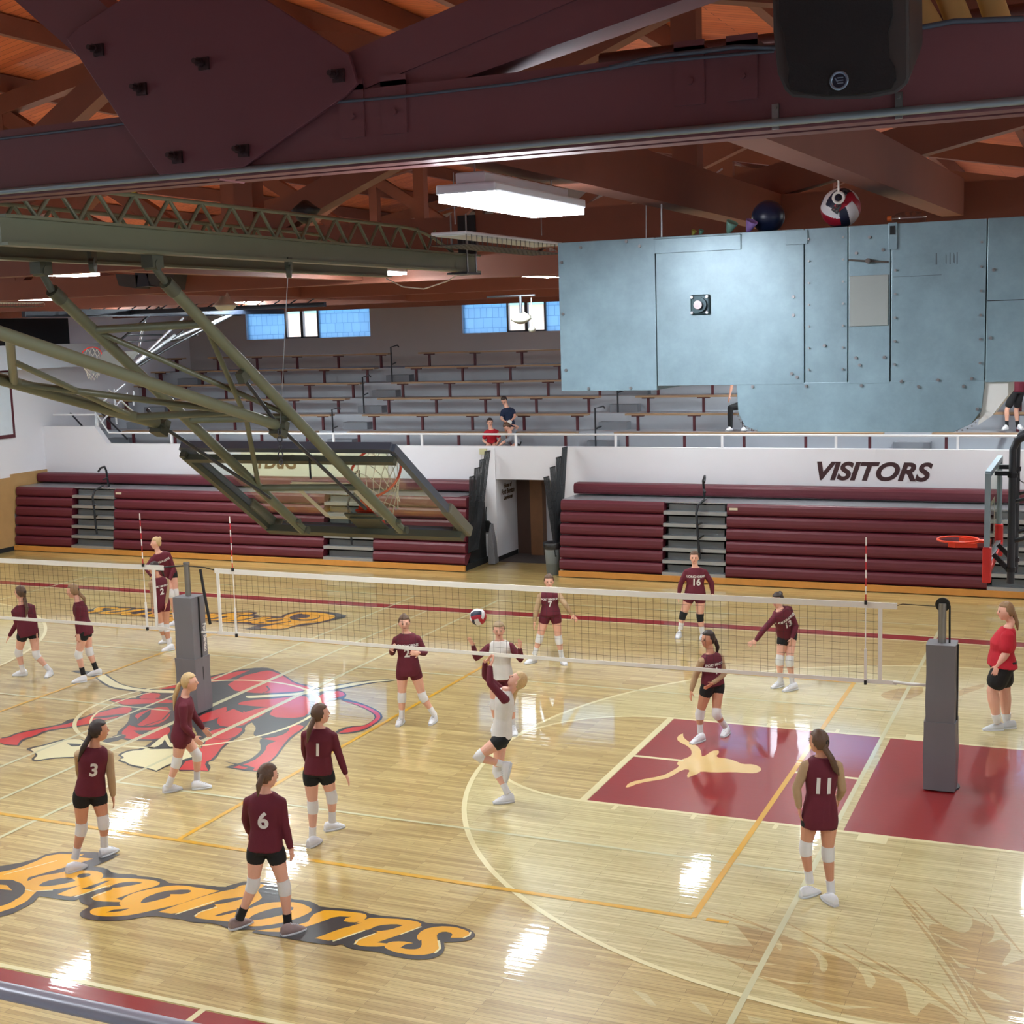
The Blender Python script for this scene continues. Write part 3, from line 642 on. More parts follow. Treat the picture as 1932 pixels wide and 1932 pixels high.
BK2 = bank([(-5.72,-3.27),(-1.84,3.55),(5.05,9.9)], [(-3.27,-1.84),(3.55,5.05)], -5.72, 9.9, 'maroon folding bleacher right of the entry, under VISITORS', (-5.72, 9.9))
# aisle hand rails of the bleachers (dark, hooked)
for i, (x, lab) in enumerate(((-19.05,'at the left end of the bleachers'), (-11.2,'under the folded glass backboard'), (-2.45,'in the aisle behind the person wearing number 16'))):
    t = BK1 if i < 2 else BK2
    MB().tube([(x,12.55,1.55),(x-.03,12.5,2.2),(x+.05,12.35,2.32),(x+.12,12.1,2.3),(x+.13,12.0,2.22)], .028).tube([(x-.02,12.5,2.0),(x+.1,12.2,1.98)], .022).build('upper_handrail', M_BLKST, t)
    MB().tube([(x+.05,11.86,.55),(x-.02,11.88,1.55),(x+.0,11.95,1.72),(x+.1,12.2,1.83)], .028).tube([(x,11.88,1.3),(x+.13,11.8,1.36)], .022).tube([(x+.03,11.86,1.0),(x+.16,11.8,1.08)], .022).build('lower_handrail', M_BLKST, t)
# folded black guard rails at both sides of the entry
def guard(pxs, label, parts_y):
    t = empty('folded_guard_rails', (pxs[0][0], 12.8, 0)); tag(t, label, 'guard rail', 'folded black guard rails beside the entry')
    return t
for side, label in ((0,'stack of folded black guard rails left of the entry'), (1,'stack of folded black guard rails right of the entry')):
    t = empty('folded_guard_rails', (-8.2 if side == 0 else -5.9, 12.6, .2)); tag(t, label, 'guard rail', 'folded black guard rails beside the entry')
    for k in range(4):
        m = MB()
        if side == 0:
            zt = 3.02 - .0*k; x = -8.02 + .0*k; 
            yb = 12.0+.09*k; yt = 12.15+.3*k; xb = -8.06; xt = -7.98+.0*k; z0 = .45; z1 = 2.75-.17*(3-k)
        else:
            yb = 12.0+.09*k; yt = 12.2+.3*k; xb = -5.85-.02*k; xt = -6.12+.04*k; z0 = .45+.1*k; z1 = 2.25+.2*k
        for j in range(6):
            f = j/5.; m.tube([(xb, yb+.22*f*1.2, z0), (xt, yt+.30*f-.12, z1)], .0115, 8)
        m.tube([(xt, yt-.12, z1), (xt, yt+.18, z1)], .016, 8); m.tube([(xb, yb, z0), (xb, yb+.26, z0)], .016, 8); m.tube([(xb*.4+xt*.6, yb*.4+yt*.6-.07, z0*.4+z1*.6),(xb*.4+xt*.6, yb*.4+yt*.6+.22, z0*.4+z1*.6)], .012, 8)
        m.build('rail_panel', M_BLKST, t)
cv = MB().prism([(-7.98,12.9,.02),(-7.80,12.9,.02),(-7.82,12.9,.5),(-7.90,12.9,1.0),(-7.97,12.9,.7)], (-.02,.25,0))
tag(cv.build('plastic_sheet', mat('grey_plastic', (120,120,126), .4, bump=.6, scale=9, dist=.05), bevel=.02), 'crumpled grey plastic sheet beside the folded rails', 'sheet')
# things at the entry
dp = empty('dustpan', (-8.18, BY-.03, .95)); tag(dp, 'black long-handled dustpan hanging on the white wall by the entry', 'dustpan')
MB().prism([(-8.36,BY-.05,.78),(-8.04,BY-.05,.74),(-8.04,BY-.05,.93),(-8.12,BY-.05,1.02),(-8.26,BY-.05,1.03),(-8.35,BY-.05,.95)], (0,-.07,0)).build('pan', M_PLAST, dp, bevel=.01)
MB().tube([(-8.19,BY-.08,1.02),(-8.2,BY-.06,1.2),(-8.19,BY-.04,1.36)], .014).build('handle', M_PLAST, dp)
ou = empty('wall_outlet', (-8.1, BY-.03, .55)); tag(ou, 'dark electrical outlet on white wall below the dustpan', 'outlet')
MB().cbox((-8.12, BY-.025, .52), (.09,.012,.14)).build('cover', M_WHT, ou); MB().cbox((-8.12, BY-.034, .55), (.045,.008,.04)).cbox((-8.12, BY-.034, .49), (.045,.008,.04)).build('socket', M_DARK, ou)
jb = MB().cbox((-8.22, BY-.05, 2.72), (.18,.06,.14)); tag(jb.build('junction_box', mat('beige_box', (196,190,150), .6)), 'beige junction box on the white wall below the balcony railing', 'box')
tag(MB().tube([(-8.28,BY-.05,2.68),(-8.30,BY-.04,2.2),(-8.26,BY-.04,1.95),(-8.36,BY-.05,1.85)], .006, 6).build('cable', M_DSTEEL), 'thin cable hanging below the beige junction box', 'cable')
tc_ = empty('trash_can', (-5.98, 12.15, 0)); tag(tc_, 'grey trash can with a black liner right of the entry', 'trash can')
MB().lathe((-5.98,12.15,0), [(0,0),(.15,0),(.19,.68),(.2,.7),(.18,.7),(.16,.1),(0,.1)]).build('can', mat('can_grey', (128,138,146), .5), tc_)
MB().lathe((-5.98,12.15,0), [(.202,.60),(.21,.66),(.22,.74),(.19,.76),(.15,.7),(.1,.6)]).build('liner', mat('black_liner', (30,30,32), .35, bump=.5, scale=20, dist=.02), tc_)
# near balcony rail at the lower left of the picture
p = at(0, 1868, z=3.0); p2 = at(390, 1932, z=3.0)
nr = empty('near_railing', (0, p.y, 0)); tag(nr, 'grey steel railing tube close to the viewer at the lower left', 'railing')
MB().tube([(-9, p.y, 3.0), (9, p.y, 3.0)], .036, 20).build('rail', mat('rail_grey', (150,148,158), .35, .3), nr)
for x in (-8, -5, 3, 6): MB().tube([(x, p.y-.02, 1.9), (x, p.y-.02, 3.0)], .03).build('post', mat('rail_grey', (150,148,158), .35, .3), nr)
struct(MB().box((XL, YN, 0), (XR, p.y-.15, 1.9)).build('trim_6', M_RISER), 'near stand below the viewer')
# ------------------------------------------------------------------ roof trusses
TY = [-17.4, -11.65, -6.0, -.3, 5.4, 11.1, 16.8]
TN = ['behind the viewer', 'nearest the viewer with a big gusset plate', 'second from the viewer, above the duct', 'third from the viewer', 'fourth from the viewer', 'fifth from the viewer', 'farthest, above the upper stands']
for i, y in enumerate(TY):
    mt = M_TRUSS1 if i == 1 else M_TRUSS
    t = empty('roof_truss', (-5.7, y, ZC)); tag(t, 'red-brown timber roof truss, %s' % TN[i], 'truss', 'timber roof trusses')
    MB().box((XL, y-.1, ZC), (XR, y-.02, ZC+.29)).box((XL, y+.02, ZC), (XR, y+.1, ZC+.29)).build('bottom_chord', mt, t)
    for s, (a, b) in enumerate(((XL, -6.0), (-6.0, XR))):
        MB().bar((a, y, roof_z(a)-.42), (b, y, roof_z(b)-.42), .2, .28).build('top_chord', mt, t)
    nodes = [2.62+4.1*k for k in range(-5, 3)]
    for j, x in enumerate(nodes):
        if x < XL+1 or x > XR-.5: continue
        if i == 1 and abs(x-2.62) < .1: continue
        MB().box((x-.10, y-.09, ZC+.2), (x+.10, y+.09, roof_z(x)-.4)).build('vertical_post', mt, t)
        xn = x-4.1 if x > -6 else x+4.1
        if abs(xn) < 21 and not (i == 1 and j in (4, 5)):
            MB().bar((x, y, roof_z(x)-.5), (xn, y, ZC+.25), .16, .24).build('diagonal', mt, t)
    if i == 1:
        MB().bar((2.0, y, 6.455), (9.5, y, 8.37), .18, .155).build('diagonal', mt, t)
        MB().bar((2.35, y, 6.42), (-1.2, y, 9.35), .18, .25).build('diagonal', mt, t)
        gp = MB().prism([(1.56,y-.112,6.96),(1.84,y-.112,6.57),(2.0,y-.112,6.36),(2.42,y-.112,6.36),(2.92,y-.112,6.60),(2.97,y-.112,6.64),(2.94,y-.112,6.75),(2.50,y-.112,7.05),(2.2,y-.112,7.2),(1.9,y-.112,7.1),(1.62,y-.112,7.0)], (0,-.02,0)).build('gusset_plate', mat('plum_steel', (104,58,64), .5, .1, var=.06, scale=3), t, bevel=.004)
        for (bx, bz_) in ((1.72,6.90),(1.93,6.72),(2.25,6.79),(2.88,6.68),(2.09,6.43),(2.42,6.43)):
            MB().cyl((bx, y-.145, bz_), .02, .03, (0,1,0), 6).cyl((bx, y-.165, bz_), .011, .05, (0,1,0), 8).cbox((bx+.012, y-.137, bz_-.005), (.05,.012,.05)).build('bolt', mat('dark_bolt', (60,40,42), .5, .5), t)
        for q in ((1330,150),(1430,150),(688,205),(768,195)):
            c = at(q[0], q[1], y=y-.1)
            MB().box((c.x-.11, y-.108, 6.44), (c.x, y-.1, 6.66)).box((c.x-.11,y-.108,6.62),(c.x,y+.1,6.64)).build('strap_plate', mt, t)
            MB().cyl((c.x-.05, y-.112, 6.52), .012, .02, (0,1,0), 6).build('bolt', M_TRUSS1, t)
        cd = MB().tube([(XL, y-.118, ZC+.022), (XR, y-.118, ZC+.022)], .014, 12)
        cdo = cd.build('conduit', mat('galvanised_pipe', (132,144,150), .35, .5), t)
        for q in ((1462,240),(1695,214)):
            c = at(q[0], q[1], y=y-.12); MB().box((c.x-.012, y-.116, ZC+.0), (c.x+.012, y-.104, ZC+.085)).cyl((c.x, y-.12, ZC+.07), .007, .012, (0,1,0), 8).build('conduit_clip', M_STEEL, t)
        ps = [(0,262),(400,213),(760,182),(966,158),(1200,120),(1460,96)]
        MB().tube([at(a, b, y=y-.115) for a, b in ps], .006, 8).build('cable', mat('cable_grey', (70,80,92), .5), t)
        ps = [(1150,128),(1240,106),(1330,96),(1390,88),(1460,90),(1580,80),(1720,55),(1800,40),(1900,36),(1932,35)]
        MB().tube([at(a, b, y=y-.115) for a, b in ps], .009, 8).build('cable', mat('cable_grey', (70,80,92), .5), t)
# purlins under the deck
for k in range(-9, 10):
    x = -6.0+1.75*k
    if abs(k) < 1 or x > XR-.3 or x < XL+.3: continue
    z = roof_z(x)-.02
    tag(MB().box((x-.05, YN, z-.26), (x+.05, YF, z)).build('roof_purlin', M_TRUSS, origin=(x,0,z)), 'long timber purlin under the board ceiling, %s %s of the ridge' % (['', 'first','second','third','fourth','fifth','sixth','seventh','eighth','ninth','tenth'][abs(k)], 'left' if k < 0 else 'right'), 'beam', 'timber purlins under the board ceiling')
# struts between the trusses
def strut(p, q, lab, w=.15, h=.26):
    t = tag(MB().bar(p, q, w, h).build('roof_strut', M_TRUSS), lab, 'beam', 'timber struts between the trusses')
strut((3.24, -11.5, 6.49), (3.30, -6.1, 6.49), 'dark timber strut running back from the nearest truss above the lamp')
strut((4.36, -11.5, 6.50), (4.62, -6.1, 6.51), 'warm brown timber strut behind the nearest truss, above the red and white ball')
for (x, y0, y1, l) in ((-3.6,-5.9,-.4,'behind the second truss'), (3.4,-5.9,-.4,'behind the second truss at the right'), (-8.2,-.2,5.3,'behind the third truss, left'), (-1.4,-.2,5.3,'behind the third truss, right'), (-9,5.5,11,'behind the fourth truss')):
    strut((x, y0, 6.5), (x, y1, 6.5), 'timber strut between trusses, '+l)
# pipes under the roof
for i, (y, z, r, l) in enumerate(((-9.6, 7.05, .04,'upper'), (-8.9, 7.0, .05, 'lower'), (-8.3, 6.93, .02, 'thin'))):
    tag(MB().tube([(3.2, y, z), (XR, y, z+.02)], r).build('roof_pipe', mat('pipe_brown', (74,40,34), .4, .3)), 'dark brown pipe under the roof at the right, %s one of three' % l, 'pipe')
tag(MB().tube([(-4, -10.4, 6.48), (3.1, -10.4, 6.55)], .03).tube([(-4, -10.3, 6.50), (3.1, -10.3, 6.57)], .015).build('roof_pipe', mat('pipe_brown', (74,40,34), .4, .3)), 'long brown pipe just below the nearest truss', 'pipe')
tag(MB().tube([at(965,35,y=-10.9), at(965,152,y=-10.9)], .012).build('hanger_rod', M_DSTEEL), 'vertical steel hanger rod above the nearest truss', 'rod')
tag(MB().tube([at(1219,380,y=-8.7), at(1219,462,y=-8.7)], .004, 6).build('hanger_rod', M_STEEL), 'thin wire holding the duct, left of the other', 'rod')
tag(MB().tube([at(1248,385,y=-8.95), at(1248,462,y=-8.95)], .006, 6).build('hanger_rod', M_STEEL), 'steel rod holding the duct at its left bracket', 'rod')
# ------------------------------------------------------------------ lamps
def lamp(c, ln, wd, lab, lit=True, mt=None):
    c = Vector(c); t = empty('ceiling_lamp', c); tag(t, lab, 'lamp', 'fluorescent ceiling lamps')
    h = MB().box((c.x-wd/2, c.y-ln/2, c.z+.03), (c.x+wd/2, c.y+ln/2, c.z+.07)).box((c.x-wd/4, c.y-ln/2+.05, c.z+.07), (c.x+wd/4, c.y+ln/2-.05, c.z+.12))
    if not lit: h = MB().box((c.x-wd/2, c.y-ln/2, c.z+.03), (c.x+wd/2, c.y+ln/2, c.z+.05))
    h.build('housing', M_LAMPH, t, bevel=.008)
    if lit:
        n = 4
        for k in range(n):
            x = c.x-wd/2+wd*(k+.5)/n
            MB().box((x-wd/n*.45, c.y-ln/2+.02, c.z), (x+wd/n*.45, c.y+ln/2-.02, c.z+.028)).build('tube', mt or M_LAMP, t)
    else:
        MB().box((c.x-wd/2+.02, c.y-ln/2+.02, c.z+.025), (c.x+wd/2-.02, c.y+ln/2-.02, c.z+.029)).build('reflector', mat('reflector_pale', (200,206,210), .5), t)
    g = MB()
    if not lit:
        for k in range(9): x = c.x-wd/2+wd*k/8; g.tube([(x, c.y-ln/2, c.z-.03), (x, c.y+ln/2, c.z-.03)], .003, 5)
        for k in range(22): y = c.y-ln/2+ln*k/21; g.tube([(c.x-wd/2, y, c.z+.03), (c.x-wd/2, y, c.z-.03), (c.x+wd/2, y, c.z-.03), (c.x+wd/2, y, c.z+.03)], .003, 5)
        g.build('wire_guard', M_DSTEEL, t)
    hz = ZC+.3
    MB().tube([(c.x, c.y-ln/2+.1, c.z+.1), (c.x, c.y-ln/2+.1, hz)], .004, 6).tube([(c.x, c.y+ln/2-.1, c.z+.1), (c.x, c.y+ln/2-.1, hz)], .004, 6).build('hanger', M_STEEL, t)
lamp((3.25, -10.9, 6.2), 1.05, .27, 'large bright fluorescent lamp nearest the viewer, beside the duct', mt=mat('lamp_tube_dim', (255,255,255), .5, var=0, emit=(244,246,255), estr=190.0))
lamp((1.98, -8.2, 6.22), 1.6, .24, 'unlit lamp with a wire guard just beyond the nearest bright lamp', lit=False)
for c, l in (((-4.9,-4.85,6.4),'lit lamp at the left, under the olive rails'), ((-2.8,-1.46,6.4),'lit lamp under the far end of the olive rails'), ((-1.87,1.86,6.4),'lit lamp at the left edge of the duct'),
             ((-4.5,6.6,6.4),'lit lamp in front of the right-hand window'), ((-13.0,10.5,6.45),'lit lamp in front of the left-hand window, lower'), ((-11.4,8.7,6.45),'lit lamp in front of the left-hand window, upper'), ((-12.4,2.9,6.45),'lit lamp at the left picture edge'),
             ((-17.1,10.0,6.5),'lit lamp far left over the stands'), ((-.6,15.2,6.5),'added unseen lamp brightening the upper stands, hidden behind the duct'), ((-2.4,11.2,6.4),'lit lamp hidden behind the duct'), ((4.6,6.0,6.4),'lit lamp over the right end of the court'), ((4.5,12.6,6.4),'lit lamp over the right-hand stands'), ((4.6,0.2,6.4),'lit lamp above the right-hand hoop'),  # the one over the upper stands is added to brighten them
             ((-13.6,-4.2,6.4),'lit lamp over the left side of the court'), ((-7.8,-9.2,6.4),'lit lamp over the near sideline, left'), ((-13.8,-10.2,6.4),'lit lamp over the near sideline, far left'), ((-18.5,-3.2,6.4),'lit lamp by the left wall'),
             ((-2.5,-14.6,6.4),'lit lamp over the near stands, left'), ((7.6,-14.2,6.4),'lit lamp over the near stands, right'), ((7.8,-6.0,6.4),'lit lamp right of the duct'), ((-19.0,4.5,6.4),'lit lamp by the left wall, farther')):
    lamp(c, 1.3, .34, l)
lamp((-11.6, 1.6, 6.33), 1.3, .3, 'unlit lamp with a wire guard at the left picture edge', lit=False)
# ------------------------------------------------------------------ duct unit
HY = -9.0
hv = empty('air_handler', (3.9, HY+.45, 5.75)); tag(hv, 'large grey-blue sheet metal duct unit hanging at the upper right', 'duct unit')
def H(px, py, dy=0): return at(px, py, y=HY+dy)
xs = [2.69, 3.29, 4.14, 4.375, 4.60, 5.085, 6.9]
zt, zb = 6.165, 5.32
for i in range(6):
    o = .0 if i % 2 == 0 else .004
    MB().box((xs[i]+.003, HY-o, (5.295 if i == 0 else zb)), (xs[i+1]-.003, HY+.9, zt)).build('side_panel', M_HVAC, hv, bevel=.003)
MB().box((5.09, HY-.006, 5.74), (6.9, HY-.004, 5.744)).build('seam', M_DARK, hv)
hp = [(3.755,5.33),(3.765,5.16),(3.80,5.09),(3.88,5.055),(4.93,5.055),(5.02,5.10),(5.07,5.17),(5.085,5.33)]
MB().prism([(a, HY-.002, b) for a, b in hp], (0, .55, 0)).build('lower_hood', M_HVAC, hv, bevel=.004)
MB().prism([(5.087,HY+.02,5.33),(5.20,HY+.02,5.33),(5.20,HY+.02,5.25),(5.12,HY+.02,5.14),(5.05,HY+.02,5.09),(5.07,HY+.02,5.17)], (0,.5,0)).build('outlet_lip', mat('lip_cream', (206,206,198), .5), hv)
b_ = MB()
def bolt(x, z, r=.008, d=.008): b_.cyl((x, HY-.006-d/2, z), r, d, (0,1,0), 8)
for x in (4.165, 4.35): 
    for k in range(7): bolt(x, 5.40+.118*k, .006)
for x in (4.625, 5.06):
    for k in range(6): bolt(x, 5.42+.125*k, .007)
for x, z in ((2.72,6.05),(2.72,5.75),(2.73,5.42),(2.84,6.13),(3.12,6.15),(2.87,5.31),(3.13,5.31),(4.42,6.02),(4.56,6.03),(4.42,5.46),(4.57,5.46),(4.49,6.10),(4.08,5.80),(4.08,5.70),(4.07,5.38),(4.1,5.36),(4.25,5.53),(4.44,5.42),(3.85,5.31),(4.15,5.31),(4.45,5.31),(4.75,5.30),(4.98,5.30),(5.05,5.18),(4.66,5.33),(4.85,5.335),(5.02,5.34),(5.12,5.9),(5.11,5.55),(3.2,6.12)):
    bolt(x, z, .009)
for k in range(9): a = PI+PI/2*k/8; bolt(3.87+.105*math.cos(a), 5.165+.10*math.sin(a), .005)
for k in range(8): a = -PI/2+PI/2*k/7; bolt(4.95+.12*math.cos(a), 5.18+.115*math.sin(a), .005)
bo = b_.build('bolts', M_STEEL, hv); bo['kind'] = 'stuff'
MB().cbox((3.54, HY-.008, 6.115), (.50,.012,.085)).cbox((3.54, HY-.02, 6.155), (.50,.03,.006)).build('top_bracket', M_HVAC, hv, bevel=.002)
MB().cbox((4.10, HY-.008, 6.12), (.12,.012,.075)).build('top_bracket', M_HVAC, hv, bevel=.002)
MB().cbox((4.61, HY-.01, 6.10), (.045,.014,.14)).build('top_bracket', M_HVAC, hv, bevel=.002)
MB().cbox((4.61, HY-.02, 6.13), (.025,.012,.045)).build('bracket_slot', M_DARK, hv)
MB().cbox((4.487, HY-.009, 5.765), (.205,.010,.27)).build('access_plate', mat('plate_grey', (132,138,134), .5, .1), hv, bevel=.003)
c = (3.555, HY, 5.775)
q = MB().cbox((c[0], HY-.012, c[2]), (.115,.02,.115)); q.build('bearing_flange', mat('flange_teal', (38,58,62), .4, .5), hv, bevel=.012)
MB().cyl((c[0], HY-.03, c[2]), .042, .03, (0,1,0), 24).build('bearing_ring', mat('flange_teal', (38,58,62), .4, .5), hv)
MB().cyl((c[0], HY-.05, c[2]), .024, .04, (0,1,0), 20, r2=.02).build('shaft', mat('shaft_steel', (170,160,160), .25, .8), hv)
m = MB()
for sx in (-1, 1):
    for sz in (-1, 1): m.cyl((c[0]+sx*.044, HY-.03, c[2]+sz*.044), .009, .02, (0,1,0), 6)
m.build('flange_bolt', M_STEEL, hv)
# rust run-off with its own shape under the bearing
rs = MB()
for pts in (((3.53,5.71),(3.58,5.71),(3.60,5.60),(3.575,5.52),(3.565,5.47),(3.55,5.52),(3.545,5.60)), ((3.61,5.68),(3.62,5.66),(3.615,5.62),(3.61,5.64)), ((3.51,5.70),(3.52,5.70),(3.515,5.64))):
    rs.add([(a, HY-.0012, b) for a, b in pts], [tuple(range(len(pts)))])
rs.build('rust_stain', mat('rust_stain', (150,150,112), .5, var=.2, scale=30), hv)
m = MB().tube([(4.38,HY-.02,5.985),(4.48,HY-.02,5.975),(4.59,HY-.02,5.965)], .005, 6).cyl((4.487,HY-.03,5.975), .014, .04, (0,1,0), 12); m.build('damper_handle', mat('handle_dark', (90,84,80), .4, .5), hv)
m = MB()
for k, (x, w_) in enumerate(((4.83,.008),(4.88,.005),(4.90,.005),(4.92,.006),(4.935,.006))): m.add([(x,HY-.0012,5.94+.01*(k%2)),(x+w_,HY-.0012,5.94),(x+w_*.8,HY-.0012,6.0-.015*(k%2)),(x,HY-.0012,6.0)], [(0,1,2,3)])
for x0, x1, z in ((4.61,4.86,5.885),(4.70,4.76,5.884)): m.add([(x0,HY-.0012,z),(x1,HY-.0012,z),(x1,HY-.0012,z+.003),(x0,HY-.0012,z+.002)], [(0,1,2,3)])
m.build('scratch_mark', mat('mark_dark', (78,90,96), .6), hv)
# things lying on the duct
def ball(c, r, name, lab, cols, seams=True, twist=.4):
    m = MB(); c = Vector(c); n, k = 150, 76; vs = []; fs = []; mi = []
    rot = Matrix.Rotation(twist, 3, 'Y') @ Matrix.Rotation(.7, 3, 'X')
    for i in range(k+1):
        for j in range(n):
            t = PI*i/k; p = 2*PI*j/n; vs.append(c + Vector((math.sin(t)*math.cos(p), math.sin(t)*math.sin(p), math.cos(t)))*r)
    for i in range(k):
        for j in range(n):
            f = (i*n+j, (i+1)*n+j, (i+1)*n+(j+1) % n, i*n+(j+1) % n)
            ce = sum((Vector(vs[q]) for q in f), Vector())/4 - c; d = (rot @ ce).normalized()
            a = [abs(d.x), abs(d.y), abs(d.z)]; ax = a.index(max(a)); u = [d.y, d.z, d.x][ax]/max(a)
            b = 0 if u < -.33 else (1 if u < .33 else 2)
            fs.append(f); mi.append((b+ax) % len(cols))
    for f, b in zip(fs, mi): m.add([vs[q] for q in f], [(0,1,2,3)], b, True)
    o = m.build(name, cols); bm = bmesh.new(); bm.from_mesh(o.data); bmesh.ops.remove_doubles(bm, verts=bm.verts, dist=1e-5); bmesh.ops.recalc_face_normals(bm, faces=bm.faces); bm.to_mesh(o.data); bm.free()
    return tag(o, lab, 'ball')
V_W = mat('ball_white', (228,226,226), .5, var=0); V_R = mat('ball_red', (172,28,50), .5, var=0); V_B = mat('ball_navy', (24,30,54), .5, var=0)
bo_ = ball((4.31, -8.86, 6.275), .108, 'volleyball', 'red, white and navy volleyball lying on top of the duct', [V_W, V_R, V_B], twist=.9)
m = MB(); text_on(m, 'Baden', .055, (4.325, -8.97, 6.30), (.45,0,.9), (-.9,0,.45), .002, .002, .2); m.build('lettering', M_PLAST, bo_)
tag(MB().ell((3.90, -8.82, 6.255), .092, .092, .092, n=32, m=20).build('rubber_ball', mat('navy_rubber', (22,34,62), .35)), 'dark blue ball lying on top of the duct', 'ball')
hk = at(1582, 362, y=-9.02)
tag(MB().tube([hk+Vector((0,0,.09)), hk+Vector((0,0,.0)), ], .006, 8).tube([hk+Vector((.028*math.sin(2*PI*k/16),0,-.03+.028*math.cos(2*PI*k/16))) for k in range(16)], .008, 8, closed=True).build('eye_hook', M_WHT), 'white eye hook hanging in front of the volleyball on the duct', 'hook')
for k, (px, col, lab) in enumerate(((1308,(150,150,60),'small yellow-green shuttle scrap on the duct'), (1322,(90,140,120),'small teal scrap beside the yellow-green one'), (1378,(112,160,144),'green plastic shuttlecock on the duct left of the blue ball'), (1415,(150,120,190),'purple plastic shuttlecock in front of the blue ball'))):
    b0 = at(px, 430, y=-8.93); b0.z = 6.166; s = .035 if k > 1 else .016
    tag(MB().lathe(b0+Vector((0,0,s)), [(.3*s,-s),(.5*s,-.5*s),(s,s*.9),(.92*s,s*.9),(.4*s,-.4*s),(0,-.5*s)], axis=(.5,-.3,1)).build('shuttlecock', mat('shuttle%d' % k, col, .5)), lab, 'shuttlecock')
bt = at(1715, 400, y=-8.86); bx, bz0 = bt.x, 6.166+.035
bot = empty('plastic_bottle', (bx, -8.86, 6.166)); tag(bot, 'clear plastic bottle with an orange cap lying on the duct', 'bottle')
MB().lathe((bx,-8.86,bz0), [(0,.09),(.032,.088),(.034,.07),(.031,.05),(.034,.03),(.034,-.03),(.028,-.06),(.014,-.08),(.012,-.092)], axis=(1,0,0)).build('bottle_body', clearglass('bottle_plastic', (.86,.88,.88), .22), bot)
MB().cyl((bx-.102,-8.86,bz0), .015, .022, (1,0,0), 14).build('cap', mat('cap_orange', (200,96,40), .4), bot)
# ------------------------------------------------------------------ loudspeaker on the nearest truss
sp = empty('loudspeaker', (4.91, -12.1, 6.35)); tag(sp, 'black loudspeaker hanging in front of the nearest truss', 'loudspeaker')
YS = -12.22
prof = [(1452,-40),(1458,60),(1466,140),(1480,172),(1494,185),(1560,190),(1640,188),(1690,178),(1712,160),(1717,145),(1716,60),(1712,-40)]
P_ = [at(a, b, y=YS) for a, b in prof]; top = P_[0].z
for p in P_: p.z = max(p.z, 6.3)
P_[0].z = P_[-1].z = 6.98
MB().prism(P_, (0,.30,.15)).build('cabinet', mat('cabinet_black', (56,52,50), .55), sp, bevel=.012)
g_ = [(1466,10),(1471,40),(1480,68),(1484,110),(1489,130),(1486,150),(1492,170),(1520,176),(1560,180),(1620,178),(1680,168),(1690,150),(1688,125),(1678,108),(1675,60),(1684,30),(1680,10)]
G_ = [at(a, b, y=YS-.012) for a, b in g_]; G_[0].z = G_[-1].z = 6.93
MB().prism([p+Vector((0,.0,0)) for p in G_], (0,.01,0)).build('grille', M_GRILL, sp)
bc = at(1583, 152, y=YS-.016)
MB().lathe(bc, [(.021,0),(.026,.004),(.029,0)], axis=(0,-1,0), n=28).build('badge_ring', mat('badge_ring', (130,150,170), .3, .6), sp)
MB().cyl(bc+Vector((0,.002,0)), .021, .004, (0,1,0), 24).build('badge', mat('badge_navy', (18,24,44), .4), sp)
b_ = MB(); 
for k in range(3): b_.cbox(bc+Vector((.004,-.002,.008-.008*k)), (.018,.003,.003))
b_.bar(bc+Vector((-.012,-.002,.008)), bc+Vector((-.004,-.002,-.004)), .003, .004); b_.build('badge_mark', mat('badge_ring', (130,150,170), .3, .6), sp)
MB().box((4.82, YS+.28, 6.6), (5.0, -11.76, 6.72)).box((4.86, YS+.3, 6.625), (4.96, -11.55, 6.66)).build('mount', M_BLKST, sp)
# rolls behind the truss, upper right
for i, (px0, px1, l) in enumerate(((1716,1760,'left'), (1800,1790,'middle'), (1868,1872,'right'))):
    a = at([1690,1768,1850][i], -60, y=-11.2); b = at([1762,1818,1890][i], 62, y=-11.35)
    tag(MB().tube([a, b], .045, 20).build('foam_roll', mat('foam_cream', (206,176,112), .7, var=.08)), 'cream foam roll leaning behind the nearest truss, %s one' % l, 'roll', 'cream rolls behind the truss')
# ------------------------------------------------------------------ folded side hoops (olive near, steel far)
def rails(t, xa, xb, y0, y1, m, arch=True):
    for x in (xa, xb):
        # I-section rail
        MB().box((x-.045,y0,6.15),(x+.045,y1,6.165)).box((x-.006,y0,6.16),(x+.006,y1,6.29)).box((x-.045,y0,6.285),(x+.045,y1,6.30)).build('rail', m, t)
        if arch:
            w_ = MB(); n = 16; ya, yb = y0+.1, y1-.45
            path = [(x, ya+(yb-ya)*k/30., 6.31+.155*min(1, math.sin(PI*min(1,(1-k/30.)*6)/2))) for k in range(31)]
            w_.tube(path, .013, 8).build('top_chord', m, t)
            w_ = MB()
            for k in range(n):
                a = ya+(yb-ya)*k/n; b = ya+(yb-ya)*(k+.5)/n; c_ = ya+(yb-ya)*(k+1)/n
                if c_ > yb-.15: break
                w_.tube([(x,a,6.465),(x,b,6.30)], .012, 6).tube([(x,b,6.30),(x,c_,6.465)], .012, 6)
            w_.build('web', m, t)
    for yy in (y1-.15, y1-.32):
        MB().tube([(xa+.07, yy, 6.14), (xa+.07, yy, 6.62)], .008, 6).tube([(xa-.07, yy, 6.14), (xa-.07, yy, 6.62)], .008, 6).build('clamp_rod', M_STEEL, t)
    MB().box((xa-.09, y1-.38, 6.13), (xa+.09, y1-.1, 6.145)).build('clamp_plate', M_DSTEEL, t)
    return t
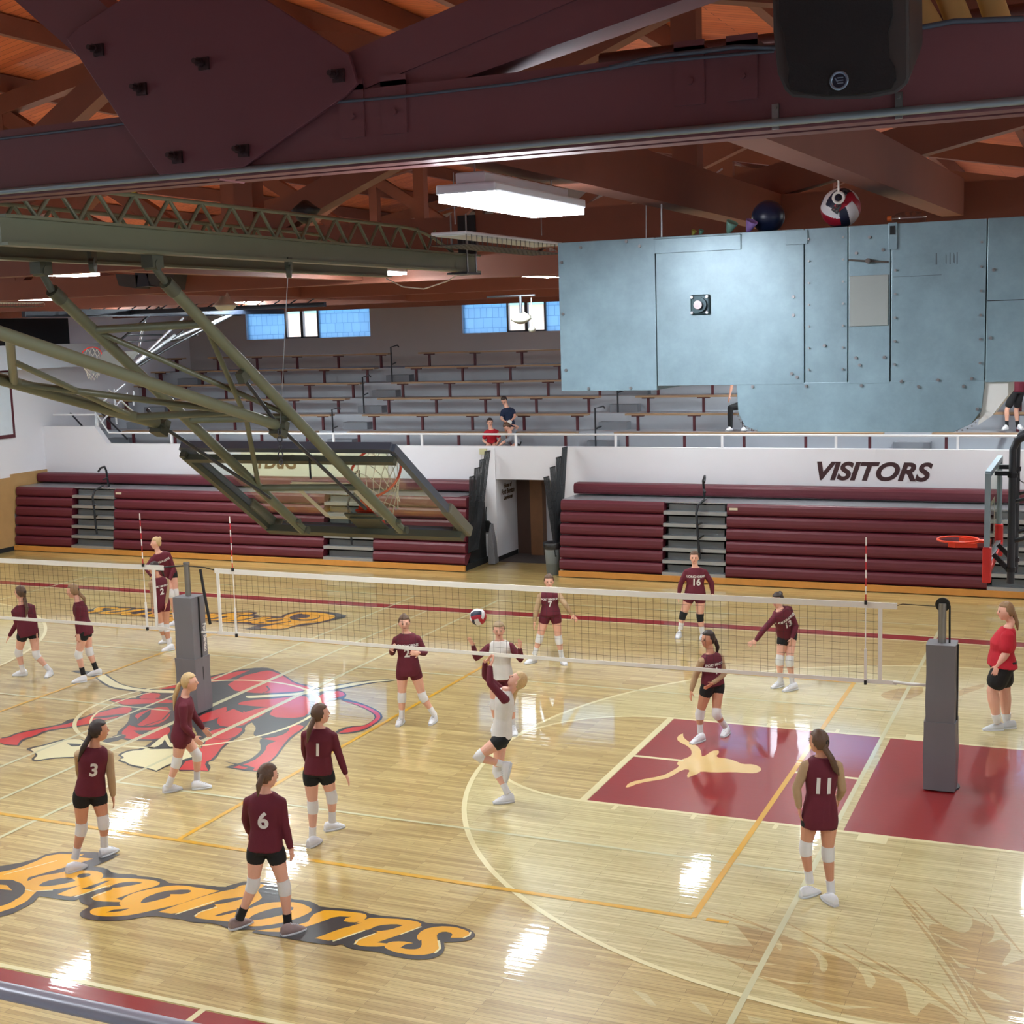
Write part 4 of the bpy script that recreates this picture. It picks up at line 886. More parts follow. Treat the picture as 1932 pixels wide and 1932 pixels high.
# black bracket plates fixing the rails
hb = empty('folded_hoop', (.2, -9, 5.2)); tag(hb, 'olive folded basketball hoop with a tilted glass backboard, hung from lattice-topped rails', 'basketball hoop'); rails(hb, .74, -.12, -11.4, -5.95, M_GREEN)
MB().box((.66,-6.12,6.30),(.82,-6.10,6.62)).build('rail_bracket', M_BLKST, hb)
def pr_(q, x): return at(q[0], q[1], x=x)
xr, xl = .66, -.14
def hang(x, q0, q1, q2):
    a = at(*q0, x=x); b = at(*q1, x=x); c_ = at(*q2, x=x); return a, b, c_
for x, qs, nm in ((xr, ((288,500),(312,532),(758,1000)), 'R'), (xl, ((78,512),(98,548),(572,1000)), 'L')):
    a, b, c_ = hang(x, *qs)
    MB().tube([b, c_], .036, 16).build('main_tube', M_GREEN, hb)
    MB().box((x-.04, a.y-.05, 6.08), (x+.04, a.y+.05, 6.16)).tube([(x, a.y, 6.10), a, b], .022, 10).cyl(a, .03, .09, (1,0,0)).build('hinge', M_GREEND, hb)
    MB().tube([b, b+(c_-b)*.03], .042, 14).build('collar', M_GREEND, hb)
    e = c_-(c_-b).normalized()*.16
    MB().bar(e, c_, .06, .05).cyl(c_, .03, .1, (1,0,0)).cyl(e, .02, .12, (1,0,0)).build('end_clamp', M_GREEND, hb)
R0, R1 = at(312,532,x=xr), at(758,1000,x=xr); L0, L1 = at(98,548,x=xl), at(572,1000,x=xl)
def LR(t): return L0+(L1-L0)*t, R0+(R1-R0)*t
a, b = LR(.13); a2, b2 = LR(.47); a3, b3 = LR(.78)
for u_, v_ in ((a, b), (a2, b2), (a3, b3)): MB().tube([u_, v_], .026).build('cross_tube', M_GREEN, hb)
m = MB(); m.tube([a, b2], .018); m.tube([b, (a2+b2)/2+Vector((.05,0,0))], .018); m.tube([(a2+b2)/2+Vector((.05,0,0)), a3], .018); m.build('diagonal_brace', M_GREEN, hb)
# brace frame from near the first truss to the joints
JR, JL = at(525,803,x=xr-.1), at(300,800,x=xl+.02)
BR, BL = at(-60,608,x=xr-.1), at(-60,698,x=xl+.02); BR = JR+(BR-JR)*1.25; BL = JL+(BL-JL)*1.1
m = MB().tube([BR, JR], .036, 14).tube([BL, JL], .036, 14); m.build('brace_tube', M_GREEN, hb)
def BB(t): return JL+(BL-JL)*t, JR+(BR-JR)*t
a, b = BB(.14); a2, b2 = BB(.72)
for u_, v_ in ((a, b), (a2, b2)): MB().tube([u_, v_], .024).build('cross_tube', M_GREEN, hb)
m = MB().tube([a, (a2+b2)/2], .018).tube([(a2+b2)/2, b2+(b2-a2)*.0], .018).tube([a2, b], .020).tube([b, a2], .001); m.build('diagonal_brace', M_GREEN, hb)
for J, x in ((JR, xr), (JL, xl)):
    MB().bar(J-Vector((0,.03,.0)), J+Vector((0,.05,-.04)), .09, .11).cyl(J, .03, .14, (1,0,0)).build('joint', M_GREEND, hb)
# link rods running to the backboard
m = MB().tube([at(458,712,x=xr-.06), JR, at(690,960,x=xr-.06)], .013, 8).tube([JL+(L0-JL)*.12, JL, at(510,940,x=xl+.05)], .013, 8); m.build('link_rod', M_DSTEEL, hb)
MB().bar(at(455,700,x=xr-.02), at(462,718,x=xr-.02), .05, .08).build('rod_bracket', M_GREEND, hb)
# backboard: 1.83 m wide glass in a grey frame, hung tilted
TL, TR_ = at(338,842,x=-.83), at(745,845,x=1.0); TL.y = TR_.y = (TL.y+TR_.y)/2; TL.z = TR_.z = (TL.z+TR_.z)/2
BRc = at(880,1003,x=1.0); dv = (BRc-TR_); dvn = dv.normalized(); Hh = dv.length
nrm = Vector((1,0,0)).cross(dvn).normalized()
if nrm.y < 0: nrm = -nrm
TLc = Vector((-.83, TR_.y, TR_.z)); BL_ = TLc+dv
def bbp(u, v, w=0): return TLc + Vector((1,0,0))*u*1.83 + dv*v + nrm*w
fr = MB().bar(bbp(0,0), bbp(1,0), .06, .06, nrm).bar(bbp(0,1), bbp(1,1), .06, .05, nrm).bar(bbp(0,0), bbp(0,1), .05, .06, nrm).bar(bbp(1,0), bbp(1,1), .05, .06, nrm); fr.build('backboard_frame', mat('frame_grey', (86,94,106), .45, .2), hb)
MB().bar(bbp(0,.06,-.06), bbp(1,.06,-.06), .05, .05, nrm).build('back_rail', M_GREEND, hb); MB().bar(bbp(0,.97,-.06), bbp(1,.97,-.06), .07, .06, nrm).build('back_rail', M_GREEND, hb)
MB().bar(bbp(0,.02,-.05), bbp(0,.98,-.05), .05, .05, nrm).build('back_rail', M_GREEND, hb)
gl = MB(); gl.prism([bbp(.02,.03,.0), bbp(.98,.03,.0), bbp(.98,.97,.0), bbp(.02,.97,.0)], nrm*.012); gl.build('glass', M_BBGLASS, hb)
ln = MB()
for a, b in (((.36,.42),(.36,.86)), ((.64,.42),(.64,.86)), ((.36,.42),(.64,.42)), ((.36,.86),(.64,.86))):
    ln.bar(bbp(a[0],a[1],-.003), bbp(b[0],b[1],-.003), .05, .002, nrm)
ln.build('target_square', mat('target_cream', (206,206,190), .6), hb)
for u in (0, 1):
    MB().bar(bbp(u,.70,.01), bbp(u,1.02,.01), .085, .09, nrm).bar(bbp(u,1.0,.01), bbp(u+(.06 if u == 0 else -.06),1.0,.01), .09, .08, nrm).build('edge_pad', mat('pad_olive_grey', (110,108,92), .7), hb, bevel=.02)
MB().bar(bbp(.56,.80,.03), bbp(.56,.97,.03), .16, .02, nrm).bar(bbp(.56,.86,.08), bbp(.56,.86,.0), .12, .1).build('rim_mount', M_RIM, hb)
MB().bar(bbp(.5,.80,-.04), bbp(.66,.80,-.04), .02, .02, nrm).bar(bbp(.56,.76,-.03), bbp(.56,.98,-.03), .28, .015, nrm).build('mount_plate', M_GREEND, hb)
rc_ = bbp(.565,.80,.38); X1 = Vector((1,0,0)); X2 = nrm
def ring(c, r, X, Y, n=36): return [c + X*(r*math.cos(2*PI*k/n)) + Y*(r*math.sin(2*PI*k/n)) for k in range(n)]
MB().tube(ring(rc_, .2286, X1, X2), .011, 8, closed=True).bar(bbp(.56,.80,.03), bbp(.56,.80,.16), .1, .03, dvn).build('rim', M_RIM, hb)
def hoopnet(c, X, Y, dn, parent, r0=.225, L_=.4, n=12, rows=5):
    m = MB(); g = []
    for i in range(rows+1):
        rr = r0*(1-.42*min(1, i/rows*1.25)); g.append([c + X*(rr*math.cos(2*PI*(k+.5*(i % 2))/n)) + Y*(rr*math.sin(2*PI*(k+.5*(i % 2))/n)) + dn*(L_*i/rows) for k in range(n)])
    for i in range(rows):
        for k in range(n):
            m.tube([g[i][k], g[i+1][k]], .004, 4, cap=False); m.tube([g[i][k], g[i+1][(k+(1 if i % 2 else -1)) % n]], .004, 4, cap=False)
    return m.build('net', M_CORD, parent)
hoopnet(rc_, X1, X2, (dvn*.55+Vector((0,.1,-.8))).normalized(), hb, L_=.33)
ch = MB()
p0 = at(527,815,x=.62); 
for k in range(5): ch.tube(ring(p0+Vector((0,0,-.05*k)), .018, Vector((1,0,0)) if k % 2 else Vector((0,1,0)), Vector((0,0,1)), 10), .005, 6, closed=True)
ch.build('chain', M_DSTEEL, hb)
pt = bbp(.49,.0,.0)
MB().tube([at(583,850,x=.3), at(586,903,x=.3)], .008, 6).build('strap', M_PLAST, hb)
for q, l in (((545,512),'right'), ((175,500),'left')):
    p = at(q[0], q[1], x=.74 if l == 'right' else .1); MB().cyl(p, .045, .03, (1,.5,0), 20).cbox(p+Vector((0,0,.05)), (.03,.05,.08)).build('pulley', M_GREEND, hb)
MB().tube([at(543,520,x=.74), at(529,800,x=.6)], .003, 5).build('lift_cable', M_STEEL, hb)
# far folded hoop
fh = empty('folded_hoop', (-13.9, 9, 5.3)); tag(fh, 'silver and black folded hoop frame hanging in front of the far left stands', 'basketball hoop')
M_SIL = mat('silver_tube', (176,180,188), .3, .4)
def FP(px, py, x): return at(px, py, x=x)
xa, xb = -13.4, -14.7
T = lambda m, *q, r=.03: m.tube([FP(a, b, x) for a, b, x in q], r, 8)
m = MB(); T(m, (442,592,xa),(330,650,xa)); T(m, (330,650,xa),(245,700,xa)); T(m, (300,580,xb),(205,660,xb)); T(m, (345,625,xa),(240,700,xa)); T(m,(372,632,xa),(310,646,xb)); m.build('frame_tube', M_BLKST, fh)
m = MB(); T(m, (345,600,xa),(245,695,xa)); T(m,(330,632,xa),(250,690,xa)); T(m,(273,605,xb),(260,668,xb)); T(m,(305,648,xa),(440,592,xa)); T(m,(300,580,xb),(420,595,xa),r=.02); T(m,(235,725,xa),(195,757,xa),r=.02); T(m,(215,735,xa),(220,800,xa),r=.02); T(m,(180,775,xa),(182,805,xa),r=.02); T(m,(190,798,xa),(240,742,xa),r=.02); T(m,(252,738,xa),(252,765,xa),r=.02); T(m,(205,735,xa),(255,780,xa),r=.018); m.build('silver_tube', M_SIL, fh)
m = MB(); T(m, (240,632,xa),(318,632,xb), r=.02); T(m,(240,645,xa),(318,640,xb), r=.02); m.build('cross_bar', M_BLKST, fh)
MB().prism([FP(195,663,xa-.3), FP(262,663,xa), FP(235,700,xa), FP(170,705,xa-.3)], (0,.03,0)).build('backboard', mat('board_smoke', (120,122,120), .3), fh)
c = FP(172,675,-14.0); MB().tube(ring(c, .2286, Vector((.92,.4,0)), Vector((0,.25,.97)).normalized()), .011, 8, closed=True).build('rim', M_RIMR, fh)
hoopnet(c, Vector((.92,.4,0)), Vector((0,.25,.97)).normalized(), Vector((0,.1,-1)), fh, L_=.35)
rr = fh
m = MB()
for x in (-13.4, -14.7): m.box((x-.05, 5.2, 6.2), (x+.05, 12.8, 6.32))
m.build('rail', mat('rail_navy', (34,42,56), .4, .3), rr)
m = MB().box((-15.2, 6.9, 6.21), (-8.6, 7.0, 6.30))
for k in range(16): m.tube([(-15+.4*k,6.95,6.3),(-14.8+.4*k,6.95,6.4)], .012, 6)
m.build('cross_rail', mat('rail_navy', (34,42,56), .4, .3), rr)
# ------------------------------------------------------------------ main hoop at the right
mh = empty('basketball_hoop', (4.8, 0, 3.2)); tag(mh, 'basketball hoop with an orange rim and clear backboard at the right end of the court', 'basketball hoop')
MF = mat('frame_silver', (140,158,168), .35, .4)
m = MB()
for y in (-.9, .9): m.box((4.47, y-.03, 2.87), (4.53, y+.03, 3.94))
m.box((4.47,-.9,3.90),(4.53,.9,3.96)).box((4.47,-.9,2.87),(4.53,.9,2.92)); m.build('backboard_frame', MF, mh)
MB().box((4.49,-.87,2.92),(4.505,.87,3.90)).build('glass', M_BBGLASS, mh)
m = MB()
for a, b in (((-.3,3.05),(-.3,3.5)), ((.3,3.05),(.3,3.5))): m.box((4.484, a[0]-.025, a[1]), (4.488, a[0]+.025, b[1]))
m.box((4.484,-.325,3.48),(4.488,.325,3.53)).build('target_square', M_WHT, mh)
for y in (-.9, .9): MB().box((4.455, y-.05, 2.72), (4.55, y+.05, 3.12)).build('corner_pad', mat('pad_red', (196,38,34), .4), mh, bevel=.02)
MB().box((4.455,-.9,2.83),(4.55,.9,2.90)).build('bottom_pad', mat('pad_red', (196,38,34), .4), mh, bevel=.01)
MB().tube(ring(Vector((4.11,0,3.05)), .235, Vector((1,0,0)), Vector((0,1,0))), .012, 8, closed=True).build('rim', M_RIM, mh)
MB().prism([(4.47,-.07,3.03),(4.47,.07,3.03),(4.34,.05,3.03),(4.34,-.05,3.03)], (0,0,.025)).prism([(4.34,-.19,3.04),(4.30,-.14,3.04),(4.02,-.22,3.04),(4.10,-.25,3.04)], (0,0,-.05)).prism([(4.34,.19,3.04),(4.30,.14,3.04),(4.1,.21,3.04),(4.15,.24,3.04)], (0,0,-.05)).box((4.46,-.08,2.93),(4.475,.08,3.06)).build('rim_bracket', M_RIM, mh)
for y in (-.35, .35):
    xk = 4.72; m = MB().tube([(xk,y,2.62),(xk,y,4.15),(xk+.04,y,4.25),(xk+.16,y,4.32),(xk+1.6,y,4.75),(xk+3.2,y,6.4)], .042, 14); m.build('mast_tube', mat('mast_dark', (48,50,56), .35, .4), mh)
    MB().tube([(xk,y,3.1),(xk+1.5,y,3.6)], .025).tube([(xk,y,3.55),(xk+1.2,y,3.95)], .02).build('strut', mat('mast_dark', (48,50,56), .35, .4), mh)
    for za, zb_, zc in ((3.88, 3.88, 3.86), (2.95, 2.75, 2.78)): MB().bar((4.53,y,za), (xk,y,zb_), .05, .05).cyl((xk,y,zc), .055, .05).build('clamp', mat('clamp_dark', (40,40,44), .3, .6), mh)
MB().tube([(4.72,-.35,4.1),(4.8,-.35,3.8),(4.95,-.3,3.7),(5.2,-.3,3.9)], .006, 6).build('cable', M_PLAST, mh)
# ------------------------------------------------------------------ small things under the roof
c = at(425, 572, y=3.0)
t = empty('bell_lamp', c); tag(t, 'grey bell-shaped hanging fixture beside the left-hand window', 'hanging lamp')
MB().lathe(c, [(.03,.28),(.05,.18),(.10,.06),(.20,-.02),(.22,-.05),(.18,-.05),(.17,-.08),(.12,-.12),(0,-.12)]).build('shade', mat('bell_grey', (178,178,170), .4, .3), t)
MB().tube([c+Vector((0,0,.28)), c+Vector((0,0,.75))], .02).build('stem', M_STEEL, t)
c = at(983, 600, y=7.5)
t = empty('ceiling_fan_motor', c); tag(t, 'pale round fixture hanging in front of the right-hand window', 'fixture')
MB().lathe(c, [(0,.1),(.1,.09),(.2,.02),(.2,-.02),(.1,-.09),(0,-.1)], axis=(.1,-.3,1)).build('body', mat('fan_pale', (120,118,110), .6), t); MB().tube([c+Vector((0,0,.1)), c+Vector((0,0,.42))], .03).tube([c+Vector((-.7,0,.42)), c+Vector((.3,0,.42))], .02).build('stem', M_DSTEEL, t)
c = at(1004, 622, y=7.5)
tag(MB().tube([c, c+Vector((0,0,.6))], .01, 6).ell(c, .07, .07, .06).build('pendant_fixture', mat('fan_pale', (120,118,110), .6)), 'small pale pendant beside the round fixture', 'fixture')
c = at(272, 527, y=-.9)
t = empty('speaker_cluster', c); tag(t, 'dark grey horn speaker cluster under the olive rails', 'loudspeaker')
MB().prism([c+Vector(p) for p in ((-.5,0,.1),(-.45,0,-.07),(-.15,0,-.12),(-.1,0,.06))], (.0,.3,0)).prism([c+Vector(p) for p in ((.02,0,.1),(.1,0,-.08),(.46,0,-.16),(.52,0,.06))], (0,.3,0)).build('horn', mat('horn_dark', (44,44,46), .5), t)
MB().cbox(c+Vector((-.04,.1,0)), (.22,.2,.2)).build('box', mat('horn_navy', (20,26,44), .5), t); MB().bar(c+Vector((-.04,.1,.08)), (c.x-.04, -.42, 6.45), .05, .05).build('arm', M_BLKST, t)
c = at(253, 386, x=.74); c.z = 6.515; tag(MB().ell(c, .034, .034, .037, n=20, m=14).build('small_ball', mat('ball_yellow', (196,176,40), .5)), 'small yellow ball caught on top of the olive rail', 'ball')
c = at(577, 400, x=-.12); tag(MB().ell(c, .11, .09, .075, fn=lambda q: [q[0]*(1+.2*math.sin(5*q[2])), q[1], q[2]*(1+.25*math.cos(3*q[0]))]).build('black_bag', mat('bag_black', (18,20,26), .6, bump=.5, scale=14, dist=.03)), 'black bag lying on the olive rail lattice', 'bag')
tag(MB().tube([at(x_, y_, y=-5.5) for x_, y_ in ((728,525),(760,541),(800,545),(845,530),(875,510))], .006, 6).build('loose_cable', M_WHT), 'white cable sagging below the end of the olive rails', 'cable')
# ------------------------------------------------------------------ people
FH = Vector((-math.sin(YAW), math.cos(YAW), 0)); RH_ = Vector((math.cos(YAW), math.sin(YAW), 0)); UP = Vector((0,0,1))
def skin(nm, c): return mat(nm, c, .5, var=.05, scale=9, spec=.35)
SK = {'fair': skin('skin_fair', (226,172,150)), 'pale': skin('skin_pale', (228,178,158)), 'tan': skin('skin_tan', (206,148,120))}
CL = {k: mat('backing_'+k, c, .8, var=.10, scale=12, bump=.35, dist=.01) for k, c in dict(maroon=(96,20,40), white=(216,212,208), tan=(176,146,112), black=(18,18,22), red=(186,24,44), navy=(20,38,70), grey=(140,142,150), green=(70,90,60)).items()}
KP = {'white': mat('knee_pad_white', (224,222,222), .8, var=.04, bump=.3, scale=14), 'black': mat('knee_pad_black', (22,22,26), .8)}
HR = {k: mat('hair_'+k, c, .5, var=.25, scale=60, bump=.5, dist=.004) for k, c in dict(dark=(48,34,30), brown=(92,66,48), light=(140,108,76), blond=(196,164,116), ash=(150,126,96)).items()}
M_SHOE = mat('shoe_white', (226,226,230), .55, var=.05); M_SHOEG = mat('shoe_grey', (150,128,126), .6, var=.2, scale=30); M_SOLE = mat('shoe_sole', (206,206,210), .6); M_EYE = mat('eye_dark', (40,28,24), .3); M_LIP = mat('lip_rose', (176,92,90), .5)
M_NUM = mat('number_white', (220,216,212), .7, var=0)
def remesh(mb, name, m, parent, vox, sm=4, fac=.6):
    o = mb.build(name, m, None)
    a = o.modifiers.new('r', 'REMESH'); a.mode = 'VOXEL'; a.voxel_size = vox; a.use_smooth_shade = True
    s = o.modifiers.new('s', 'SMOOTH'); s.iterations = sm; s.factor = fac
    dg = bpy.context.evaluated_depsgraph_get(); me = bpy.data.meshes.new_from_object(o.evaluated_get(dg)); me.name = name
    old = o.data; o.modifiers.clear(); o.data = me; bpy.data.meshes.remove(old)
    me.polygons.foreach_set('use_smooth', [True]*len(me.polygons))
    if parent is not None: o.parent = parent; o.matrix_parent_inverse = Matrix.Translation(-parent.location)
    return o
def ell_ring(c, X, Y, a, b, n=20, p=2.3):
    o = []
    for k in range(n):
        t = 2*PI*k/n; cs, sn = math.cos(t), math.sin(t)
        o.append(c + X*(a*math.copysign(abs(cs)**(2/p), cs)) + Y*(b*math.copysign(abs(sn)**(2/p), sn)))
    return o
def lerp(a, b, t): return a + (b-a)*t
def limb(m, pts, rad, n=14):
    """smooth tapered tube through joints"""
    P = []; Rr = []
    for i in range(len(pts)-1):
        for k in range(4):
            t = k/4; P.append(lerp(pts[i], pts[i+1], t)); r0, r1 = rad[i], rad[i+1]; Rr.append(r0+(r1-r0)*t)
    P.append(pts[-1]); Rr.append(rad[-1]); m.tube(P, Rr, n)
    m.ell(pts[0], rad[0], rad[0], rad[0], n=12, m=8); m.ell(pts[-1], rad[-1], rad[-1], rad[-1], n=12, m=8)
def hand(m, W, D, N, S, s=1., curl=.35):
    D = D.normalized(); N = (N - D*N.dot(D)).normalized(); S_ = D.cross(N).normalized(); S_ = S_ if S_.dot(S) > 0 else -S_
    m.ell(W+D*.045*s, .040*s, .050*s, .016*s, S_, D, N, n=14, m=8)
    for i, L_ in enumerate((.068,.078,.073,.056)):
        r = W + D*.082*s + S_*(.030-.0205*i)*s; sp = S_*(.10-.075*i)
        d1 = (D+sp+N*curl*.3).normalized(); d2 = (D+sp+N*curl*1.1).normalized()
        a = r + d1*L_*.5*s; b = a + d2*L_*.5*s; m.tube([r-d1*.02*s, r, a, b], [.0098*s,.0095*s,.0088*s,.0072*s], 8)
    r = W + D*.02*s + S_*.028*s; d1 = (D*.55+S_*.8+N*.25).normalized(); a = r+d1*.035*s; b = a+(D*.85+S_*.45+N*.35).normalized()*.032*s
    m.tube([r-d1*.01*s, r, a, b], [.014*s,.0125*s,.0105*s,.0085*s], 8)
def shoe(t, heel, toe, m, lab=None, lift=0.):
    d = toe-heel; L_ = d.length; c = (heel+toe)/2; d.normalize(); L_ = min(max(L_, .25), .29); h0 = c-d*L_/2
    up = UP if abs(d.z) < .5 else d.orthogonal().normalized()
    if abs(d.z) >= .5: up = (UP - d*UP.dot(d)); up = -up if False else up
    up = (up - d*up.dot(d)).normalized(); s = d.cross(up).normalized()
    rings = []; sol = []
    for k in range(13):
        u = k/12; w = .032+.018*max(0,math.sin(PI*min(1,u*1.15)))**.8 + (.004 if .55 < u < .85 else 0); w *= (1 if u < .93 else .78) * (.82 if u < .06 else 1)
        h = .088 if u < .04 else (.112 if u < .34 else (.112-(u-.34)*.115 if u < .9 else (.042 if u < .97 else .03)))
        p = h0+d*L_*u; r = []; q = []
        for j in range(14):
            a = PI*j/13; r.append(p + s*w*math.cos(a)*(1-.18*math.sin(a)) + up*(.018+max(0,h-.018)*max(0,math.sin(a))**.6))
        rings.append(r)
        q = [p+s*(w+.004), p+s*(w+.004)+up*.024, p-s*(w+.004)+up*.024, p-s*(w+.004)]; sol.append(q)
    o = MB().loft(rings).build('shoe', m, t)
    MB().loft(sol).build('sole', M_SOLE, o)
    lc = MB()
    for k in range(4): q = h0+d*L_*(.42+.09*k)+up*(.112-(.42+.09*k-.34)*.115+.003); lc.tube([q-s*.022-up*.006, q+up*.002, q+s*.022-up*.006], .0035, 5)
    lc.build('laces', M_SOLE, o)
    return o
def person(lab, crop, J, sex=1., bulk=1., sk='fair', hair='brown', pony=None, top='maroon', sleeve=None, slv=1., hem=-.20, bottom='black', short=.22, pads='white', face=(0,0,1), num=None, numside=-1, numsz=.20, txt=None, H=1., zf=0., base=None, shoes=None, sock='white', bun=False, extra=None, legs=True, tilt=None, headsz=1., palm=None, curl=.35, bust=True):
    ox, oy, s = crop
    px = lambda q: (ox+q[0]/s, oy+q[1]/s)
    feet = {}
    for k in ('fL','fR'):
        if k in J:
            h = at(*px(J[k][0:2]), z=zf); t_ = at(*px(J[k][2:4]), z=zf); feet[k] = (h, t_)
    if base is None:
        ps = [p for f in feet.values() for p in f]; base = sum(ps, Vector())/len(ps)
    def P(q):
        r = ray(*px(q)); d = q[2] if len(q) > 2 else 0.
        return CAM + r*(((base-CAM).dot(FH)+d)/r.dot(FH))
    root = empty('person', (base.x, base.y, zf)); tag(root, lab, 'person')
    shL, shR, pel, nk, hd = P(J['sL']), P(J['sR']), P(J['p']), P(J['n']), P(J['h'])
    ms = (shL+shR)/2; T = (ms-pel); tl = T.length; T.normalize()
    LS = (shR-shL); LS = (LS - T*LS.dot(T)); sw = max(.26, min(LS.length, .42))/2; LS.normalize()
    HV = (shR-shL); HV.z = 0; HV = (P(J['hv'][0])-P(J['hv'][1])) if 'hv' in J else HV; HV = (HV-T*HV.dot(T)).normalized()
    F = T.cross(LS).normalized()      # forward of the chest
    FHp = T.cross(HV).normalized()
    sw = .152*H*(1+.35*(bulk-1)); ms = ms - T*.035*H; shL = ms - LS*sw - T*.022; shR = ms + LS*sw - T*.022
    if 'sl' in J: shL = P(J['sl'])
    if 'sr' in J: shR = P(J['sr'])
    body = MB()
    W_ = [(-.16,.150,.105),(0,.158,.115),(.22,.145,.105),(.42,.126,.09),(.62,.140,.102),(.80,.150,.106),(.92,.145,.090),(1.0,.125,.072),(1.06,.085,.06),(1.11,.058,.052)]
    def rings(add, lo, hi, wa=1., flare=0.):
        o = []
        for (t, a, b) in W_:
            if t < lo-.001 or t > hi: continue
            if add < 0 and .85 < t < 1.05: a, b = a-.015, b-.012
            X = lerp(HV, LS, max(0, min(1, t))).normalized(); Y = T.cross(X).normalized()
            bk = bulk if t < .8 else 1+(bulk-1)*.4
            o.append(ell_ring(pel+T*(t*tl)+Y*(.035*(bulk-1)*math.sin(PI*max(0,min(1,t)))*2), X, Y, (a*H+add+flare*max(0,.4-t))*bk*wa, (b*H+add+flare*.8*max(0,.4-t))*bk))
        return o
    body.loft(rings(-.012, 0, 1.2))
    fup = Vector(tilt) if tilt else None
    fc = Vector(face); Fd = (RH_*fc[0] + UP*fc[1] - FH*fc[2]).normalized()
    hu = UP - Fd*UP.dot(Fd)
    if hu.length < .2: hu = -FH
    hu.normalize(); hr = Fd.cross(hu)    # person's right when looking along Fd is -(hu x Fd)
    hs = headsz*H**.5
    limb(body, [lerp(nk, ms, .6), nk, lerp(nk, hd, .55)], [.06, .052, .05])
    def shape(q):
        x, y, z = q; k = 1 - (.28 if z < 0 else 0)*abs(z)**1.3
        return [x*k, y*(1 - (.10*abs(z) if (z < 0 and y < 0) else 0)), z]
    body.ell(hd, .074*hs, .090*hs, .115*hs, hr, Fd, hu, n=24, m=18, fn=shape)
    body.ell(hd-hu*.062*hs+Fd*.028*hs, .044*hs, .05*hs, .048*hs, hr, Fd, hu)
    body.ell(hd+Fd*.092*hs-hu*.018*hs, .012*hs, .018*hs, .016*hs, hr, Fd, hu, n=10, m=6).tube([hd+Fd*.083*hs+hu*.02*hs, hd+Fd*.102*hs-hu*.02*hs], [.007*hs,.012*hs], 8)
    for sg in (-1, 1): body.ell(hd+hr*sg*.076*hs-hu*.01*hs-Fd*.01*hs, .008*hs, .016*hs, .028*hs, hr, Fd, hu, n=10, m=6)
    arms = {}
    for k, sh, sg in (('L', shL, -1), ('R', shR, 1)):
        if 'e'+k not in J: continue
        el, wr = P(J['e'+k]), P(J['w'+k])
        # keep human bone lengths along the picked direction
        def clampd(a, b, lo, hi):
            v = b-a; return a + v.normalized()*max(lo, min(hi, v.length))
        el = clampd(sh, el, .24*H, .32*H); wr = clampd(el, wr, .20*H, .28*H); arms[k] = (sh, el, wr)
        limb(body, [sh, lerp(sh, el, .5), el, lerp(el, wr, .3), wr], [.038*H*bulk, .040*H*bulk, .035*H*bulk, .035*H*bulk, .024*H])
        D = (P(J['g'+k])-P(J['w'+k])) if 'g'+k in J else (wr-el)
        if D.length < .01: D = wr-el
        N = Vector(palm) if palm else (ms*.5+pel*.5 - wr)
        hand(body, wr, D, N, F if not palm else -LS*sg, .95*H, curl)
    hipw = .088*H*bulk**.5; lg = {}
    for k, sg in (('L', -1), ('R', 1)):
        if not legs or 'k'+k not in J: continue
        hp = pel + HV*hipw*sg - T*.01; kn, an = P(J['k'+k]), P(J['a'+k]); lg[k] = (hp, kn, an)
        b = bulk; limb(body, [hp, lerp(hp, kn, .35), lerp(hp, kn, .75), kn, lerp(kn, an, .3), lerp(kn, an, .7), an], [.086*H*b, .080*H*b, .061*H*b, .052*H*b, .054*H*b, .039*H*b, .033*H*b])
    bo = remesh(body, 'body', SK[sk], root, .0065, 3, .5)
    # clothes
    sm = MB(); sm.loft(rings(.014, hem, 1.08, flare=.02 if hem < -.1 else 0))
    if bust:
        for sg in (-1, 1): sm.ell(pel+T*tl*.69+LS*sg*.062*H+F*.058*H, .062*H, .060*H, .062*H, LS, F, T)
    sl = MB()
    for k, (sh, el, wr) in arms.items():
        endt = slv
        tgt = sl if sleeve else sm
        if endt >= 1: limb(tgt, [sh-(sh-ms)*.25, sh, lerp(sh, el, .5), el, lerp(el, wr, .4), lerp(el, wr, .93)], [.052*H, .057*H*bulk, .050*H*bulk, .044*H*bulk, .043*H*bulk, .033*H])
        elif endt > 0: limb(tgt, [sh-(sh-ms)*.25, sh, lerp(sh, el, endt)], [.055*H, .062*H*bulk, .066*H*bulk])
    so = remesh(sm, 'shirt', CL[top], root, .011, 3, .5)
    if sleeve and sl.v: remesh(sl, 'sleeves', CL[sleeve], root, .010, 3, .5)
    if lg or not legs:
        b = MB(); b.loft([r for r in [ell_ring(pel+T*(t*tl), HV, FHp, (a*H+.010)*bulk, (c_*H+.010)*bulk) for t, a, c_ in ((-.05,.150,.105),(.06,.158,.112),(.2,.148,.105))]])
        for k, (hp, kn, an) in lg.items(): limb(b, [hp, lerp(hp, kn, short*.5), lerp(hp, kn, min(short, 1))], [.094*H*bulk, .096*H*bulk, (.093 if short < .9 else .068)*H*bulk])
        if short > .9:
            for k, (hp, kn, an) in lg.items(): limb(b, [kn, lerp(kn, an, .5), lerp(kn, an, .95)], [.068*H*bulk, .066*H*bulk, .058*H*bulk])
        if lg: remesh(b, 'shorts', CL[bottom], root, .011, 2, .5)
